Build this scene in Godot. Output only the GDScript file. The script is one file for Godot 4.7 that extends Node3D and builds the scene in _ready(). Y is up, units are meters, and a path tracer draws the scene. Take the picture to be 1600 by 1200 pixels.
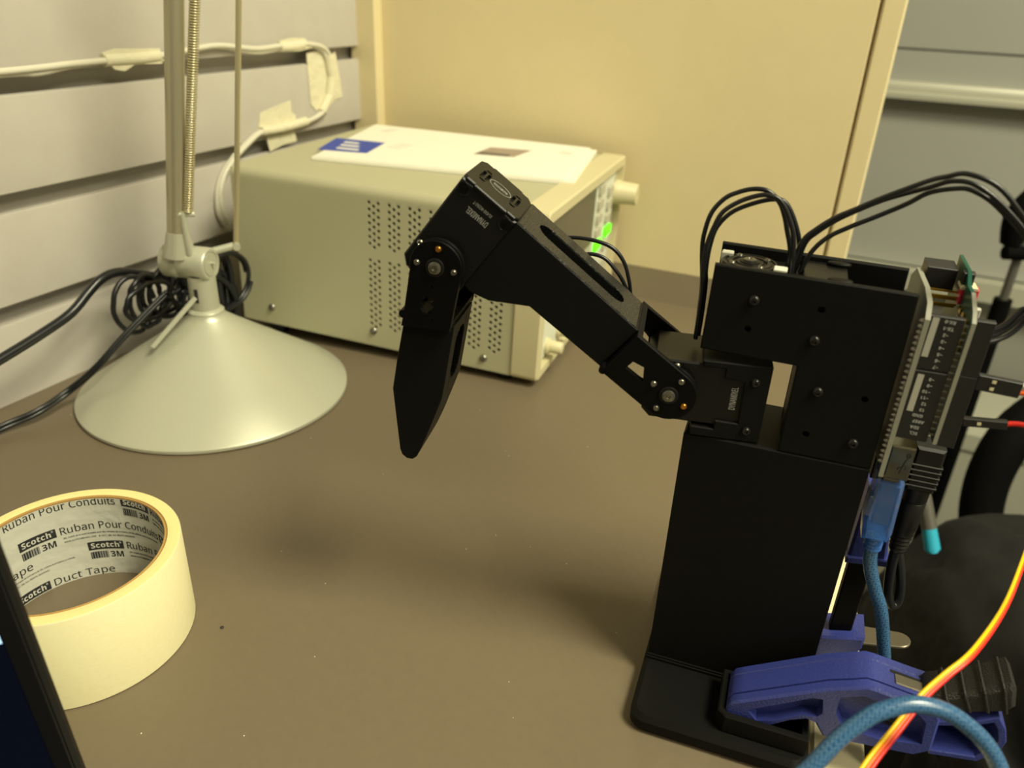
extends Node3D
# A robot arm clamped to a brown desk. Builders work in millimetres and write metres.
const MM := 0.001


class Build:
	var v := PackedVector3Array()
	var n := PackedVector3Array()
	var uv := PackedVector2Array()
	var xf := Transform3D()

	func at(t: Transform3D) -> Build:
		xf = t
		return self

	func tri(a: Vector3, b: Vector3, c: Vector3, na: Vector3, nb: Vector3, nc: Vector3) -> void:
		var pa := xf * a
		var pb := xf * b
		var pc := xf * c
		var qa := (xf.basis * na).normalized()
		var qb := (xf.basis * nb).normalized()
		var qc := (xf.basis * nc).normalized()
		if (pb - pa).cross(pc - pa).dot(qa + qb + qc) > 0.0:
			v.append_array([pa, pc, pb])
			n.append_array([qa, qc, qb])
		else:
			v.append_array([pa, pb, pc])
			n.append_array([qa, qb, qc])

	func quad(a: Vector3, b: Vector3, c: Vector3, d: Vector3, na: Vector3, nb: Vector3, nc: Vector3, nd: Vector3) -> void:
		tri(a, b, c, na, nb, nc)
		tri(a, c, d, na, nc, nd)

	func flat(a: Vector3, b: Vector3, c: Vector3, d: Vector3, m: Vector3) -> void:
		quad(a, b, c, d, m, m, m, m)

	static func area(p: PackedVector2Array) -> float:
		var s := 0.0
		for i in p.size():
			s += p[i].cross(p[(i + 1) % p.size()])
		return s * 0.5

	static func inset(p: PackedVector2Array, d: float) -> PackedVector2Array:
		var r := PackedVector2Array()
		for i in p.size():
			var e0 := (p[i] - p[(i + p.size() - 1) % p.size()]).normalized()
			var e1 := (p[(i + 1) % p.size()] - p[i]).normalized()
			var n0 := Vector2(-e0.y, e0.x)
			var n1 := Vector2(-e1.y, e1.x)
			r.append(p[i] + (n0 + n1) / maxf(1.0 + n0.dot(n1), 0.3) * d)
		return r

	func wall(lo: PackedVector2Array, zl: float, hi: PackedVector2Array, zh: float, slope: float, inward := false) -> void:
		var k := lo.size()
		var en := []
		for i in k:
			var e := (lo[(i + 1) % k] - lo[i]).normalized()
			en.append(Vector3(e.y, -e.x, 0) * (-1.0 if inward else 1.0))
		for i in k:
			var j := (i + 1) % k
			var p: Vector3 = en[(i + k - 1) % k]
			var c: Vector3 = en[i]
			var q: Vector3 = en[j]
			var a := (p + c).normalized() if p.dot(c) > 0.75 else c
			var b := (c + q).normalized() if c.dot(q) > 0.75 else c
			a = (a + Vector3(0, 0, slope)).normalized()
			b = (b + Vector3(0, 0, slope)).normalized()
			quad(Vector3(lo[i].x, lo[i].y, zl), Vector3(lo[j].x, lo[j].y, zl), Vector3(hi[j].x, hi[j].y, zh), Vector3(hi[i].x, hi[i].y, zh), a, b, b, a)

	# ear clipping of a counter-clockwise outline that may touch itself along bridges
	static func ears(p: PackedVector2Array) -> PackedInt32Array:
		var left := range(p.size())
		var out := PackedInt32Array()
		var guard := 0
		var i := 0
		while left.size() > 3 and guard < left.size() * 2 + 4:
			var k := left.size()
			var ia: int = left[(i + k - 1) % k]
			var ib: int = left[i % k]
			var ic: int = left[(i + 1) % k]
			var a := p[ia]
			var b := p[ib]
			var c := p[ic]
			var turn := (b - a).cross(c - b)
			var good := turn > 1e-9
			if good:
				for t in left:
					var q := p[t]
					if q == a or q == b or q == c:
						continue
					if (b - a).cross(q - a) >= 0.0 and (c - b).cross(q - b) >= 0.0 and (a - c).cross(q - c) >= 0.0:
						good = false
						break
			if good:
				out.append_array([ia, ib, ic])
			if good or absf(turn) <= 1e-9 and guard > k:
				left.remove_at(i % k)
				guard = 0
				i = maxi(i % k - 1, 0)
			else:
				guard += 1
				i = (i + 1) % k
		if left.size() == 3:
			out.append_array(left)
		else:
			out.clear()
		return out

	# an outline pushed along z, its rims chamfered, with holes through it
	func prism(outline: PackedVector2Array, z0: float, z1: float, bev := 0.0, holes := []) -> void:
		var p := outline.duplicate()
		if area(p) < 0.0:
			p.reverse()
		var cap := p
		if bev > 0.0:
			cap = inset(p, bev)
			wall(p, z0 + bev, p, z1 - bev, 0.0)
			wall(p, z1 - bev, cap, z1, 1.0)
			wall(p, z0 + bev, cap, z0, -1.0)
		else:
			wall(p, z0, p, z1, 0.0)
		var face := cap.duplicate()
		for h in holes:
			var q: PackedVector2Array = h.duplicate()
			if area(q) < 0.0:
				q.reverse()
			wall(q, z0, q, z1, 0.0, true)
			q.reverse()
			var best := 1e20
			var bi := 0
			var bj := 0
			for i in face.size():
				var e0 := face[i] - face[(i + face.size() - 1) % face.size()]
				var e1 := face[(i + 1) % face.size()] - face[i]
				for j in q.size():
					var d := face[i].distance_squared_to(q[j])
					if d >= best:
						continue
					# the bridge has to leave inside this corner and cross nothing
					var g := q[j] - face[i]
					var inside := e0.cross(g) > 0.0 and e1.cross(g) > 0.0 if e0.cross(e1) > 0.0 else e0.cross(g) > 0.0 or e1.cross(g) > 0.0
					if not inside:
						continue
					var clear := true
					for ring in [face] + holes:
						for t in ring.size():
							var u: Vector2 = ring[t]
							var w: Vector2 = ring[(t + 1) % ring.size()]
							if u.is_equal_approx(face[i]) or w.is_equal_approx(face[i]) or u.is_equal_approx(q[j]) or w.is_equal_approx(q[j]):
								continue
							if Geometry2D.segment_intersects_segment(face[i], q[j], u, w) != null:
								clear = false
								break
						if not clear:
							break
					if clear:
						best = d
						bi = i
						bj = j
			var joined := PackedVector2Array()
			for i in bi + 1:
				joined.append(face[i])
			for j in q.size() + 1:
				joined.append(q[(bj + j) % q.size()])
			joined.append(face[bi])
			for i in range(bi + 1, face.size()):
				joined.append(face[i])
			face = joined
		var idx := ears(face)
		if idx.is_empty():
			print("no triangles for an outline of ", face.size())
		for t in range(0, idx.size(), 3):
			var a := face[idx[t]]
			var b := face[idx[t + 1]]
			var c := face[idx[t + 2]]
			for s in [[z1, Vector3.BACK], [z0, Vector3.FORWARD]]:
				tri(Vector3(a.x, a.y, s[0]), Vector3(b.x, b.y, s[0]), Vector3(c.x, c.y, s[0]), s[1], s[1], s[1])

	func box(lo: Vector3, hi: Vector3, bev := 0.0) -> void:
		prism(PackedVector2Array([Vector2(lo.x, lo.y), Vector2(hi.x, lo.y), Vector2(hi.x, hi.y), Vector2(lo.x, hi.y)]), lo.z, hi.z, bev)

	# a profile of (radius, height) turned about y
	func lathe(prof: Array, segs := 32) -> void:
		var k := prof.size()
		var en := []
		for i in k - 1:
			var e: Vector2 = prof[i + 1] - prof[i]
			en.append(Vector2(e.y, -e.x).normalized())
		for i in k - 1:
			var na: Vector2 = en[i]
			var nb: Vector2 = en[i]
			if i > 0 and en[i - 1].dot(en[i]) > 0.7:
				na = (en[i - 1] + en[i]).normalized()
			if i < k - 2 and en[i + 1].dot(en[i]) > 0.7:
				nb = (en[i + 1] + en[i]).normalized()
			for s in segs:
				var t0 := TAU * s / segs
				var t1 := TAU * (s + 1) / segs
				var d0 := Vector3(cos(t0), 0, sin(t0))
				var d1 := Vector3(cos(t1), 0, sin(t1))
				var a: Vector2 = prof[i]
				var b: Vector2 = prof[i + 1]
				var up := Vector3.UP
				if a.x > 0.0 or b.x > 0.0:
					if a.x <= 0.0:
						tri(up * a.y, d0 * b.x + up * b.y, d1 * b.x + up * b.y, up * na.y + d0 * na.x, d0 * nb.x + up * nb.y, d1 * nb.x + up * nb.y)
					elif b.x <= 0.0:
						tri(d0 * a.x + up * a.y, d1 * a.x + up * a.y, up * b.y, d0 * na.x + up * na.y, d1 * na.x + up * na.y, up * nb.y + d0 * nb.x)
					else:
						quad(d0 * a.x + up * a.y, d1 * a.x + up * a.y, d1 * b.x + up * b.y, d0 * b.x + up * b.y, d0 * na.x + up * na.y, d1 * na.x + up * na.y, d1 * nb.x + up * nb.y, d0 * nb.x + up * nb.y)

	# a round rod along a smooth curve through the points
	func tube(pts: Array, r: float, sides := 8, smooth := 5, r_end := -1.0) -> void:
		var c := PackedVector3Array()
		if smooth > 1 and pts.size() > 2:
			for i in pts.size() - 1:
				var p0: Vector3 = pts[maxi(i - 1, 0)]
				var p1: Vector3 = pts[i]
				var p2: Vector3 = pts[i + 1]
				var p3: Vector3 = pts[mini(i + 2, pts.size() - 1)]
				for s in smooth:
					c.append(p1.cubic_interpolate(p2, p0, p3, float(s) / smooth))
			c.append(pts[-1])
		else:
			for q in pts:
				c.append(q)
		var t := (c[1] - c[0]).normalized()
		var u := t.cross(Vector3.UP if absf(t.y) < 0.9 else Vector3.RIGHT).normalized()
		var rings := []
		for i in c.size():
			var a := c[maxi(i - 1, 0)]
			var b := c[mini(i + 1, c.size() - 1)]
			t = (b - a).normalized()
			u = (u - t * u.dot(t)).normalized()
			var w := t.cross(u)
			var rr := r if r_end < 0.0 else lerpf(r, r_end, float(i) / (c.size() - 1))
			var ring := []
			for s in sides:
				var d := u * cos(TAU * s / sides) + w * sin(TAU * s / sides)
				ring.append([c[i] + d * rr, d])
			rings.append(ring)
		for i in c.size() - 1:
			for s in sides:
				var s1 := (s + 1) % sides
				var a: Array = rings[i][s]
				var b: Array = rings[i][s1]
				var d: Array = rings[i + 1][s1]
				var e: Array = rings[i + 1][s]
				quad(a[0], b[0], d[0], e[0], a[1], b[1], d[1], e[1])
		for e in [[0, c[0] - c[1]], [c.size() - 1, c[-1] - c[-2]]]:
			for s in sides:
				tri(c[e[0]], rings[e[0]][s][0], rings[e[0]][(s + 1) % sides][0], e[1], e[1], e[1])

	func rod(a: Vector3, b: Vector3, r: float, sides := 16, r_end := -1.0) -> void:
		tube([a, b], r, sides, 1, r_end)

	# raised lettering that starts at the origin of the frame, or bent round the inside of a drum
	func text(s: String, cap: float, width := 0.0, thick := 0.12, drum := 0.0, bold := false, top := 1e9) -> void:
		var font := SystemFont.new()
		font.font_names = PackedStringArray(["Droid Sans"])
		if bold:
			font.font_weight = 700
		var made := []
		for w in ["H", s]:
			var m := TextMesh.new()
			m.font = font
			m.font_size = 48
			m.pixel_size = 1.0
			m.depth = 1.0
			m.curve_step = 3.0
			m.horizontal_alignment = HORIZONTAL_ALIGNMENT_LEFT
			m.text = w
			made.append(m.get_mesh_arrays())
		var lo := 1e9
		var hi := -1e9
		for p in made[0][Mesh.ARRAY_VERTEX]:
			lo = minf(lo, p.y)
			hi = maxf(hi, p.y)
		var k := cap / maxf(hi - lo, 0.001)
		var pos: PackedVector3Array = made[1][Mesh.ARRAY_VERTEX]
		var nor: PackedVector3Array = made[1][Mesh.ARRAY_NORMAL]
		var x0 := 1e9
		var x1 := -1e9
		for p in pos:
			x0 = minf(x0, p.x)
			x1 = maxf(x1, p.x)
		var kx := width / maxf(x1 - x0, 0.001) if width > 0.0 else k
		var idx := PackedInt32Array()
		if made[1][Mesh.ARRAY_INDEX] != null:
			idx = made[1][Mesh.ARRAY_INDEX]
		else:
			for i in pos.size():
				idx.append(i)
		var out := PackedVector3Array()
		var outn := PackedVector3Array()
		for i in pos.size():
			var p := Vector3((pos[i].x - x0) * kx, minf((pos[i].y - lo) * k, top), (pos[i].z + 0.5) * thick)
			var m := nor[i]
			if drum > 0.0:
				var th := p.x / drum
				var q := Basis(Vector3.UP, -th)
				m = q * m
				p = Vector3(0, p.y, 0) + q * Vector3(0, 0, -(drum - p.z))
			out.append(p)
			outn.append(m)
		for i in range(0, idx.size(), 3):
			tri(out[idx[i]], out[idx[i + 1]], out[idx[i + 2]], outn[idx[i]], outn[idx[i + 1]], outn[idx[i + 2]])

	func mesh(mat: Material) -> ArrayMesh:
		var a := []
		a.resize(Mesh.ARRAY_MAX)
		var p := PackedVector3Array()
		p.resize(v.size())
		for i in v.size():
			p[i] = v[i] * 0.001
		a[Mesh.ARRAY_VERTEX] = p
		a[Mesh.ARRAY_NORMAL] = n
		var m := ArrayMesh.new()
		m.add_surface_from_arrays(Mesh.PRIMITIVE_TRIANGLES, a)
		m.surface_set_material(0, mat)
		return m


# ---- frames -------------------------------------------------------------------------------------
# x runs to the right along a face turned by yaw, z comes out of it
func face_frame(o: Vector3, yaw: float) -> Transform3D:
	return Transform3D(Basis(Vector3.UP, -yaw), o)


# outlines in plan: prism x stays x, prism y becomes -z, prism z becomes height
const PLAN := Basis(Vector3(1, 0, 0), Vector3(0, 0, -1), Vector3(0, 1, 0))
# lathe axis along z
const LIE_Z := Basis(Vector3(1, 0, 0), Vector3(0, 0, 1), Vector3(0, -1, 0))


func lie_along(d: Vector3) -> Basis:
	var y := d.normalized()
	var x := y.cross(Vector3.UP if absf(y.y) < 0.9 else Vector3.RIGHT).normalized()
	return Basis(x, y, x.cross(y))


func pv(list: Array) -> PackedVector2Array:
	var r := PackedVector2Array()
	for p in list:
		r.append(Vector2(p[0], p[1]))
	return r


func vv(list: Array) -> Array:
	var r := []
	for p in list:
		r.append(Vector3(p[0], p[1], p[2]))
	return r


func disc(c: Vector2, r: float, k := 16) -> PackedVector2Array:
	var p := PackedVector2Array()
	for i in k:
		p.append(c + Vector2.from_angle(TAU * i / k) * r)
	return p


func oval(c: Vector2, rx: float, ry: float, k := 24) -> PackedVector2Array:
	var p := PackedVector2Array()
	for i in k:
		p.append(c + Vector2(cos(TAU * i / k) * rx, sin(TAU * i / k) * ry))
	return p


func rect(x0: float, y0: float, x1: float, y1: float, r := 0.0, k := 4) -> PackedVector2Array:
	if r <= 0.0:
		return pv([[x0, y0], [x1, y0], [x1, y1], [x0, y1]])
	var p := PackedVector2Array()
	for c in [[x1 - r, y1 - r, 0.0], [x0 + r, y1 - r, PI / 2], [x0 + r, y0 + r, PI], [x1 - r, y0 + r, PI * 1.5]]:
		for i in k + 1:
			p.append(Vector2(c[0], c[1]) + Vector2.from_angle(c[2] + PI / 2 * i / k) * r)
	return p


# ---- objects ------------------------------------------------------------------------------------
var taken := {}


func numbered(called: String) -> String:
	taken[called] = taken.get(called, -1) + 1
	return called if taken[called] == 0 else "%s_%03d" % [called, taken[called]]


func tag(o: Node, label: String, category: String, group := "") -> void:
	o.set_meta("label", label)
	o.set_meta("category", category)
	if group:
		o.set_meta("group", group)


func thing(called: String, label: String, category: String, t := Transform3D(), group := "") -> Node3D:
	var o := Node3D.new()
	o.name = numbered(called)
	add_child(o)
	o.transform = Transform3D(t.basis, t.origin * MM)
	tag(o, label, category, group)
	return o


func part(parent: Node, called: String, b: Build, m: Material, label := "") -> MeshInstance3D:
	var o := MeshInstance3D.new()
	o.name = called
	o.mesh = b.mesh(m)
	parent.add_child(o, true)
	if label:
		o.set_meta("label", label)
	return o


func group_part(parent: Node, called: String, label := "") -> Node3D:
	var o := Node3D.new()
	o.name = called
	parent.add_child(o, true)
	if label:
		o.set_meta("label", label)
	return o


func setting(called: String, label: String, category: String, t := Transform3D()) -> Node3D:
	var o := thing(called, label, category, t)
	o.set_meta("kind", "structure")
	return o


# ---- materials ----------------------------------------------------------------------------------
var M := {}


func mat(called: String, srgb: Color, rough := 0.5, metal := 0.0) -> StandardMaterial3D:
	var m := StandardMaterial3D.new()
	m.resource_name = called
	m.albedo_color = srgb
	m.roughness = rough
	m.metallic = metal
	M[called] = m
	return m


func noise_image(size: int, freq: float, rng_seed: int, octaves := 4) -> Image:
	var f := FastNoiseLite.new()
	f.seed = rng_seed
	f.noise_type = FastNoiseLite.TYPE_SIMPLEX_SMOOTH
	f.frequency = freq
	f.fractal_octaves = octaves
	return f.get_seamless_image(size, size)


# a grain between two tints, laid by position
func grain(m: StandardMaterial3D, low: Color, high: Color, per_metre: float, freq := 0.02, octaves := 5, rng_seed := 1) -> void:
	var src := noise_image(256, freq, rng_seed, octaves)
	var im := Image.create(256, 256, false, Image.FORMAT_RGB8)
	for y in 256:
		for x in 256:
			im.set_pixel(x, y, low.lerp(high, src.get_pixel(x, y).r))
	m.albedo_texture = ImageTexture.create_from_image(im)
	m.albedo_color = Color.WHITE
	m.uv1_triplanar = true
	m.uv1_scale = Vector3.ONE * per_metre


func bumps(m: StandardMaterial3D, im: Image, per_metre: Vector3, strength: float) -> void:
	var b := im.duplicate()
	b.convert(Image.FORMAT_RGBA8)
	b.bump_map_to_normal_map(strength)
	m.normal_enabled = true
	m.normal_texture = ImageTexture.create_from_image(b)
	m.normal_scale = 1.0
	m.uv1_triplanar = true
	m.uv1_scale = per_metre


func stripes_image(size: int, count: int) -> Image:
	var im := Image.create(size, size, false, Image.FORMAT_RGB8)
	for y in size:
		var g := 0.5 + 0.5 * sin(TAU * count * y / size)
		for x in size:
			im.set_pixel(x, y, Color(g, g, g))
	return im


func make_materials() -> void:
	var m := mat("desk laminate", Color("#877a64"), 0.42)
	grain(m, Color("#6d614f"), Color("#706451"), 9.0, 0.06, 5, 3)
	mat("cream trim", Color("#d9cfae"), 0.5)
	m = mat("slat paint", Color("#c9c3ba"), 0.5)
	grain(m, Color("#b8b2aa"), Color("#bdb8b0"), 5.0, 0.02, 4, 7)
	m = mat("panel paint", Color("#d6c6a2"), 0.55)
	grain(m, Color("#dfd0a6"), Color("#e1d2a8"), 4.0, 0.02, 3, 9)
	mat("far wall paint", Color("#a3a39c"), 0.5)
	mat("far wall low paint", Color("#8d8d86"), 0.5)
	mat("rail metal", Color("#b9b8a8"), 0.4, 0.2)
	mat("plaster", Color("#8a8780"), 0.9)
	mat("ceiling tile", Color("#e6e4de"), 0.9)
	m = mat("carpet", Color("#57554f"), 0.95)
	grain(m, Color("#4b4944"), Color("#63615a"), 6.0, 0.2, 4, 11)
	m = mat("lamp diffuser", Color("#f4f0e0"), 0.6)
	m.emission_enabled = true
	m.emission = Color(1.0, 0.96, 0.82)
	m.emission_energy_multiplier = 1.0
	mat("fixture frame", Color("#d8d8d4"), 0.5)

	m = mat("black print", Color("#111110"), 0.5)
	bumps(m, stripes_image(128, 16), Vector3(110, 110, 110), 0.2)
	m = mat("black print rough", Color("#111110"), 0.28)
	bumps(m, noise_image(256, 0.16, 21, 3), Vector3(45, 45, 45), 16.0)
	mat("servo plastic", Color("#111110"), 0.36)
	mat("black metal", Color("#070707"), 0.5, 0.0)
	for q in ["black print", "servo plastic", "black metal"]:
		M[q].metallic_specular = 0.24
	M["servo plastic"].metallic_specular = 0.35
	M["black print rough"].metallic_specular = 0.8
	mat("white print", Color("#a9a9a5"), 0.6)
	mat("steel screw", Color("#86837a"), 0.3, 0.9)
	mat("dark screw", Color("#2c2b2a"), 0.28, 0.6)
	mat("brass", Color("#b57c33"), 0.3, 0.9)
	mat("black rubber", Color("#0a0a0a"), 0.45)
	mat("white plastic", Color("#d8d5c6"), 0.5)

	m = mat("tape film", Color("#e8dfae"), 0.5)
	grain(m, Color("#e4dbac"), Color("#e9e2ba"), 30.0, 0.05, 4, 31)
	m = mat("tape edge", Color("#e9dc9a"), 0.7)
	grain(m, Color("#dccb84"), Color("#f0e6ae"), 60.0, 0.15, 4, 33)
	mat("cardboard", Color("#a8844a"), 0.85)
	m = mat("core paper", Color("#c9c8bd"), 0.6)
	bumps(m, noise_image(128, 0.03, 35, 4), Vector3(20, 20, 20), 1.2)
	mat("ink", Color("#26262a"), 0.7)
	mat("ink grey", Color("#8b8a86"), 0.7)

	mat("lamp paint", Color("#c3c3b0"), 0.38, 0.35)
	mat("lamp pole", Color("#b3ac92"), 0.34, 0.6)
	mat("lamp rod", Color("#c9bf9a"), 0.3, 0.6)
	mat("psu cover", Color("#b3b092"), 0.5)
	mat("psu bezel", Color("#cfc6a0"), 0.5)
	mat("psu front", Color("#b9b6a2"), 0.5)
	mat("psu display", Color("#4b4942"), 0.25)
	mat("psu white", Color("#d8dccc"), 0.5)
	mat("psu inside", Color("#1d1c18"), 0.9)
	m = mat("green led", Color("#6dff1a"), 0.4)
	m.emission_enabled = true
	m.emission = Color(0.28, 0.95, 0.02)
	m.emission_energy_multiplier = 0.9
	mat("red plastic", Color("#c02a38"), 0.4)
	mat("paper", Color("#ece9dc"), 0.75)
	mat("blue print", Color("#3a4ca8"), 0.7)
	mat("photo print", Color("#a09080"), 0.7)
	mat("photo print dark", Color("#6f6459"), 0.7)

	m = mat("masking tape", Color("#dfd9bd"), 0.8)
	bumps(m, noise_image(128, 0.05, 41, 3), Vector3(12, 12, 12), 1.2)
	mat("white cable", Color("#d9d5c4"), 0.45)
	mat("black cable", Color("#17181b"), 0.3)
	mat("yellow wire", Color("#f0c400"), 0.4)
	mat("orange wire", Color("#e8641a"), 0.4)
	mat("red wire", Color("#d8241c"), 0.4)
	m = mat("clamp blue", Color("#333c84"), 0.42)
	bumps(m, noise_image(128, 0.2, 43, 3), Vector3(30, 30, 30), 0.6)
	m = mat("clamp grip", Color("#211f1c"), 0.6)
	bumps(m, noise_image(128, 0.25, 44, 2), Vector3(60, 60, 60), 4.0)
	mat("clamp steel", Color("#80796b"), 0.38, 0.8)
	mat("pcb green", Color("#0d4a3c"), 0.4)
	mat("pcb blue", Color("#16324f"), 0.4)
	mat("pcb edge", Color("#8d8c80"), 0.5)
	mat("solder", Color("#9b9a94"), 0.3, 0.9)
	mat("gold pin", Color("#c9a53c"), 0.3, 0.9)
	mat("header", Color("#1d1c1c"), 0.45)
	mat("label strip", Color("#b0aea2"), 0.6)
	mat("usb shell", Color("#8d8776"), 0.16, 1.0)
	m = mat("blue jelly", Color(0.24, 0.46, 0.80, 0.42), 0.12)
	m.transparency = BaseMaterial3D.TRANSPARENCY_ALPHA
	m = mat("blue cable", Color("#2f5a86"), 0.25)
	# woven shield seen through a clear blue jacket
	var im := Image.create(64, 64, false, Image.FORMAT_RGB8)
	for y in 64:
		for x in 64:
			var a := fposmod(x + y, 32.0) < 10.0
			var b := fposmod(x - y, 32.0) < 10.0
			im.set_pixel(x, y, Color("#6f93ad") if a != b and fposmod(x * 3.0 + y * 7.0, 23.0) < 11.0 else Color("#27507c"))
	m.albedo_color = Color.WHITE
	m.albedo_texture = ImageTexture.create_from_image(im)
	m.uv1_triplanar = true
	m.uv1_scale = Vector3.ONE * 230.0
	m = mat("bag cloth", Color("#121211"), 0.6)
	bumps(m, noise_image(256, 0.03, 51, 3), Vector3(3, 3, 3), 2.0)
	mat("chair black", Color("#080808"), 0.8)
	M["chair black"].metallic_specular = 0.2
	mat("grey shaft", Color("#6f6d66"), 0.4, 0.5)
	mat("teal", Color("#2aa3c4"), 0.5)
	mat("laptop shell", Color("#07080b"), 0.45)
	m = mat("screen dark", Color("#050a1c"), 0.2)
	m.emission_enabled = true
	m.emission = Color(0.006, 0.011, 0.03)
	m.emission_energy_multiplier = 1.0
	m = mat("screen bright", Color("#cfe6ff"), 0.3)
	m.emission_enabled = true
	m.emission = Color(0.6, 0.85, 1.0)
	m.emission_energy_multiplier = 0.9


# ---- the place ----------------------------------------------------------------------------------
const WALL_AT := Vector3(-343.05, 0, -512.65)
const WALL_YAW := 0.4143
const FOOT := Vector3(67.43, 0, -264.19)
const FOOT_YAW := 0.3239
const PAN := Vector3(87.5, 0, -273.8)
const PAN_YAW := 0.19
const FLOOR := -720.0
const CEILING := 1700.0
var wall_f: Transform3D    # x along the slat wall away from the viewer, z out of it into the room
var foot_f: Transform3D    # x to the right along the column's front, z towards the viewer
var arm_f: Transform3D     # the arm's frame seen from the foot's


func _ready() -> void:
	var cam := Camera3D.new()
	cam.name = "camera"
	add_child(cam)
	var pitch := 0.472588
	var roll := 0.044131
	cam.transform = Transform3D(Basis(Vector3(cos(roll), sin(roll) * cos(pitch), -sin(roll) * sin(pitch)), Vector3(-sin(roll), cos(roll) * cos(pitch), -cos(roll) * sin(pitch)), Vector3(0, sin(pitch), cos(pitch))), Vector3(0, 0.28075, 0))
	var lens := CameraAttributesPhysical.new()
	lens.frustum_focal_length = 24.52
	lens.exposure_aperture = 9.0
	lens.frustum_focus_distance = 0.345
	cam.attributes = lens
	cam.fov = rad_to_deg(2.0 * atan(600.0 / 1226.17))
	cam.near = 0.01
	cam.far = 50.0
	cam.make_current()

	var env := Environment.new()
	env.background_mode = Environment.BG_COLOR
	env.background_color = Color(0.02, 0.02, 0.018)
	env.tonemap_mode = Environment.TONE_MAPPER_LINEAR
	env.tonemap_exposure = 1.0
	env.sdfgi_enabled = true
	env.ssao_enabled = true
	env.ssil_enabled = true
	var world := WorldEnvironment.new()
	world.name = "world"
	world.environment = env
	add_child(world)

	wall_f = Transform3D(Basis(Vector3.UP, PI / 2 - WALL_YAW), WALL_AT)
	foot_f = face_frame(FOOT, FOOT_YAW)
	arm_f = foot_f.affine_inverse() * face_frame(PAN, PAN_YAW)
	make_materials()
	# ceiling fixtures: centre x, z in mm, energy
	ceiling_light(Vector2(900, 220), 5.6, "ceiling light panel above and to the right of the robot arm")
	ceiling_light(Vector2(1350, 1250), 3.3, "ceiling light panel to the right behind the viewer")
	make_room()
	make_desk()
	make_robot()
	make_clamps()
	make_power_supply()
	make_lamp()
	make_tape_roll()
	make_laptop()
	make_wall_cables()
	make_floor_clutter()
	make_wires()
	make_specks()


func ceiling_light(at: Vector2, energy: float, label: String) -> void:
	var o := thing("ceiling_light", label, "ceiling light", Transform3D(Basis(), Vector3(at.x, CEILING - 20, at.y)), "ceiling light panels")
	var b := Build.new()
	b.at(Transform3D(PLAN, Vector3.ZERO)).prism(rect(-310, -310, 310, 310), -6, 19, 2, [rect(-290, -290, 290, 290)])
	part(o, "frame", b, M["fixture frame"])
	b = Build.new()
	b.at(Transform3D(PLAN, Vector3.ZERO)).prism(rect(-291, -291, 291, 291), 2, 8)
	part(o, "diffuser", b, M["lamp diffuser"])
	var l := AreaLight3D.new()
	l.name = "light"
	l.area_size = Vector2(0.58, 0.58)
	l.light_color = Color(1.0, 0.975, 0.835)
	l.light_energy = energy
	l.area_range = 12.0
	l.area_attenuation = 2.0
	l.shadow_enabled = true
	o.add_child(l)
	l.position = Vector3(0, -0.012, 0)
	l.rotation = Vector3(-PI / 2, 0, 0)


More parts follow.
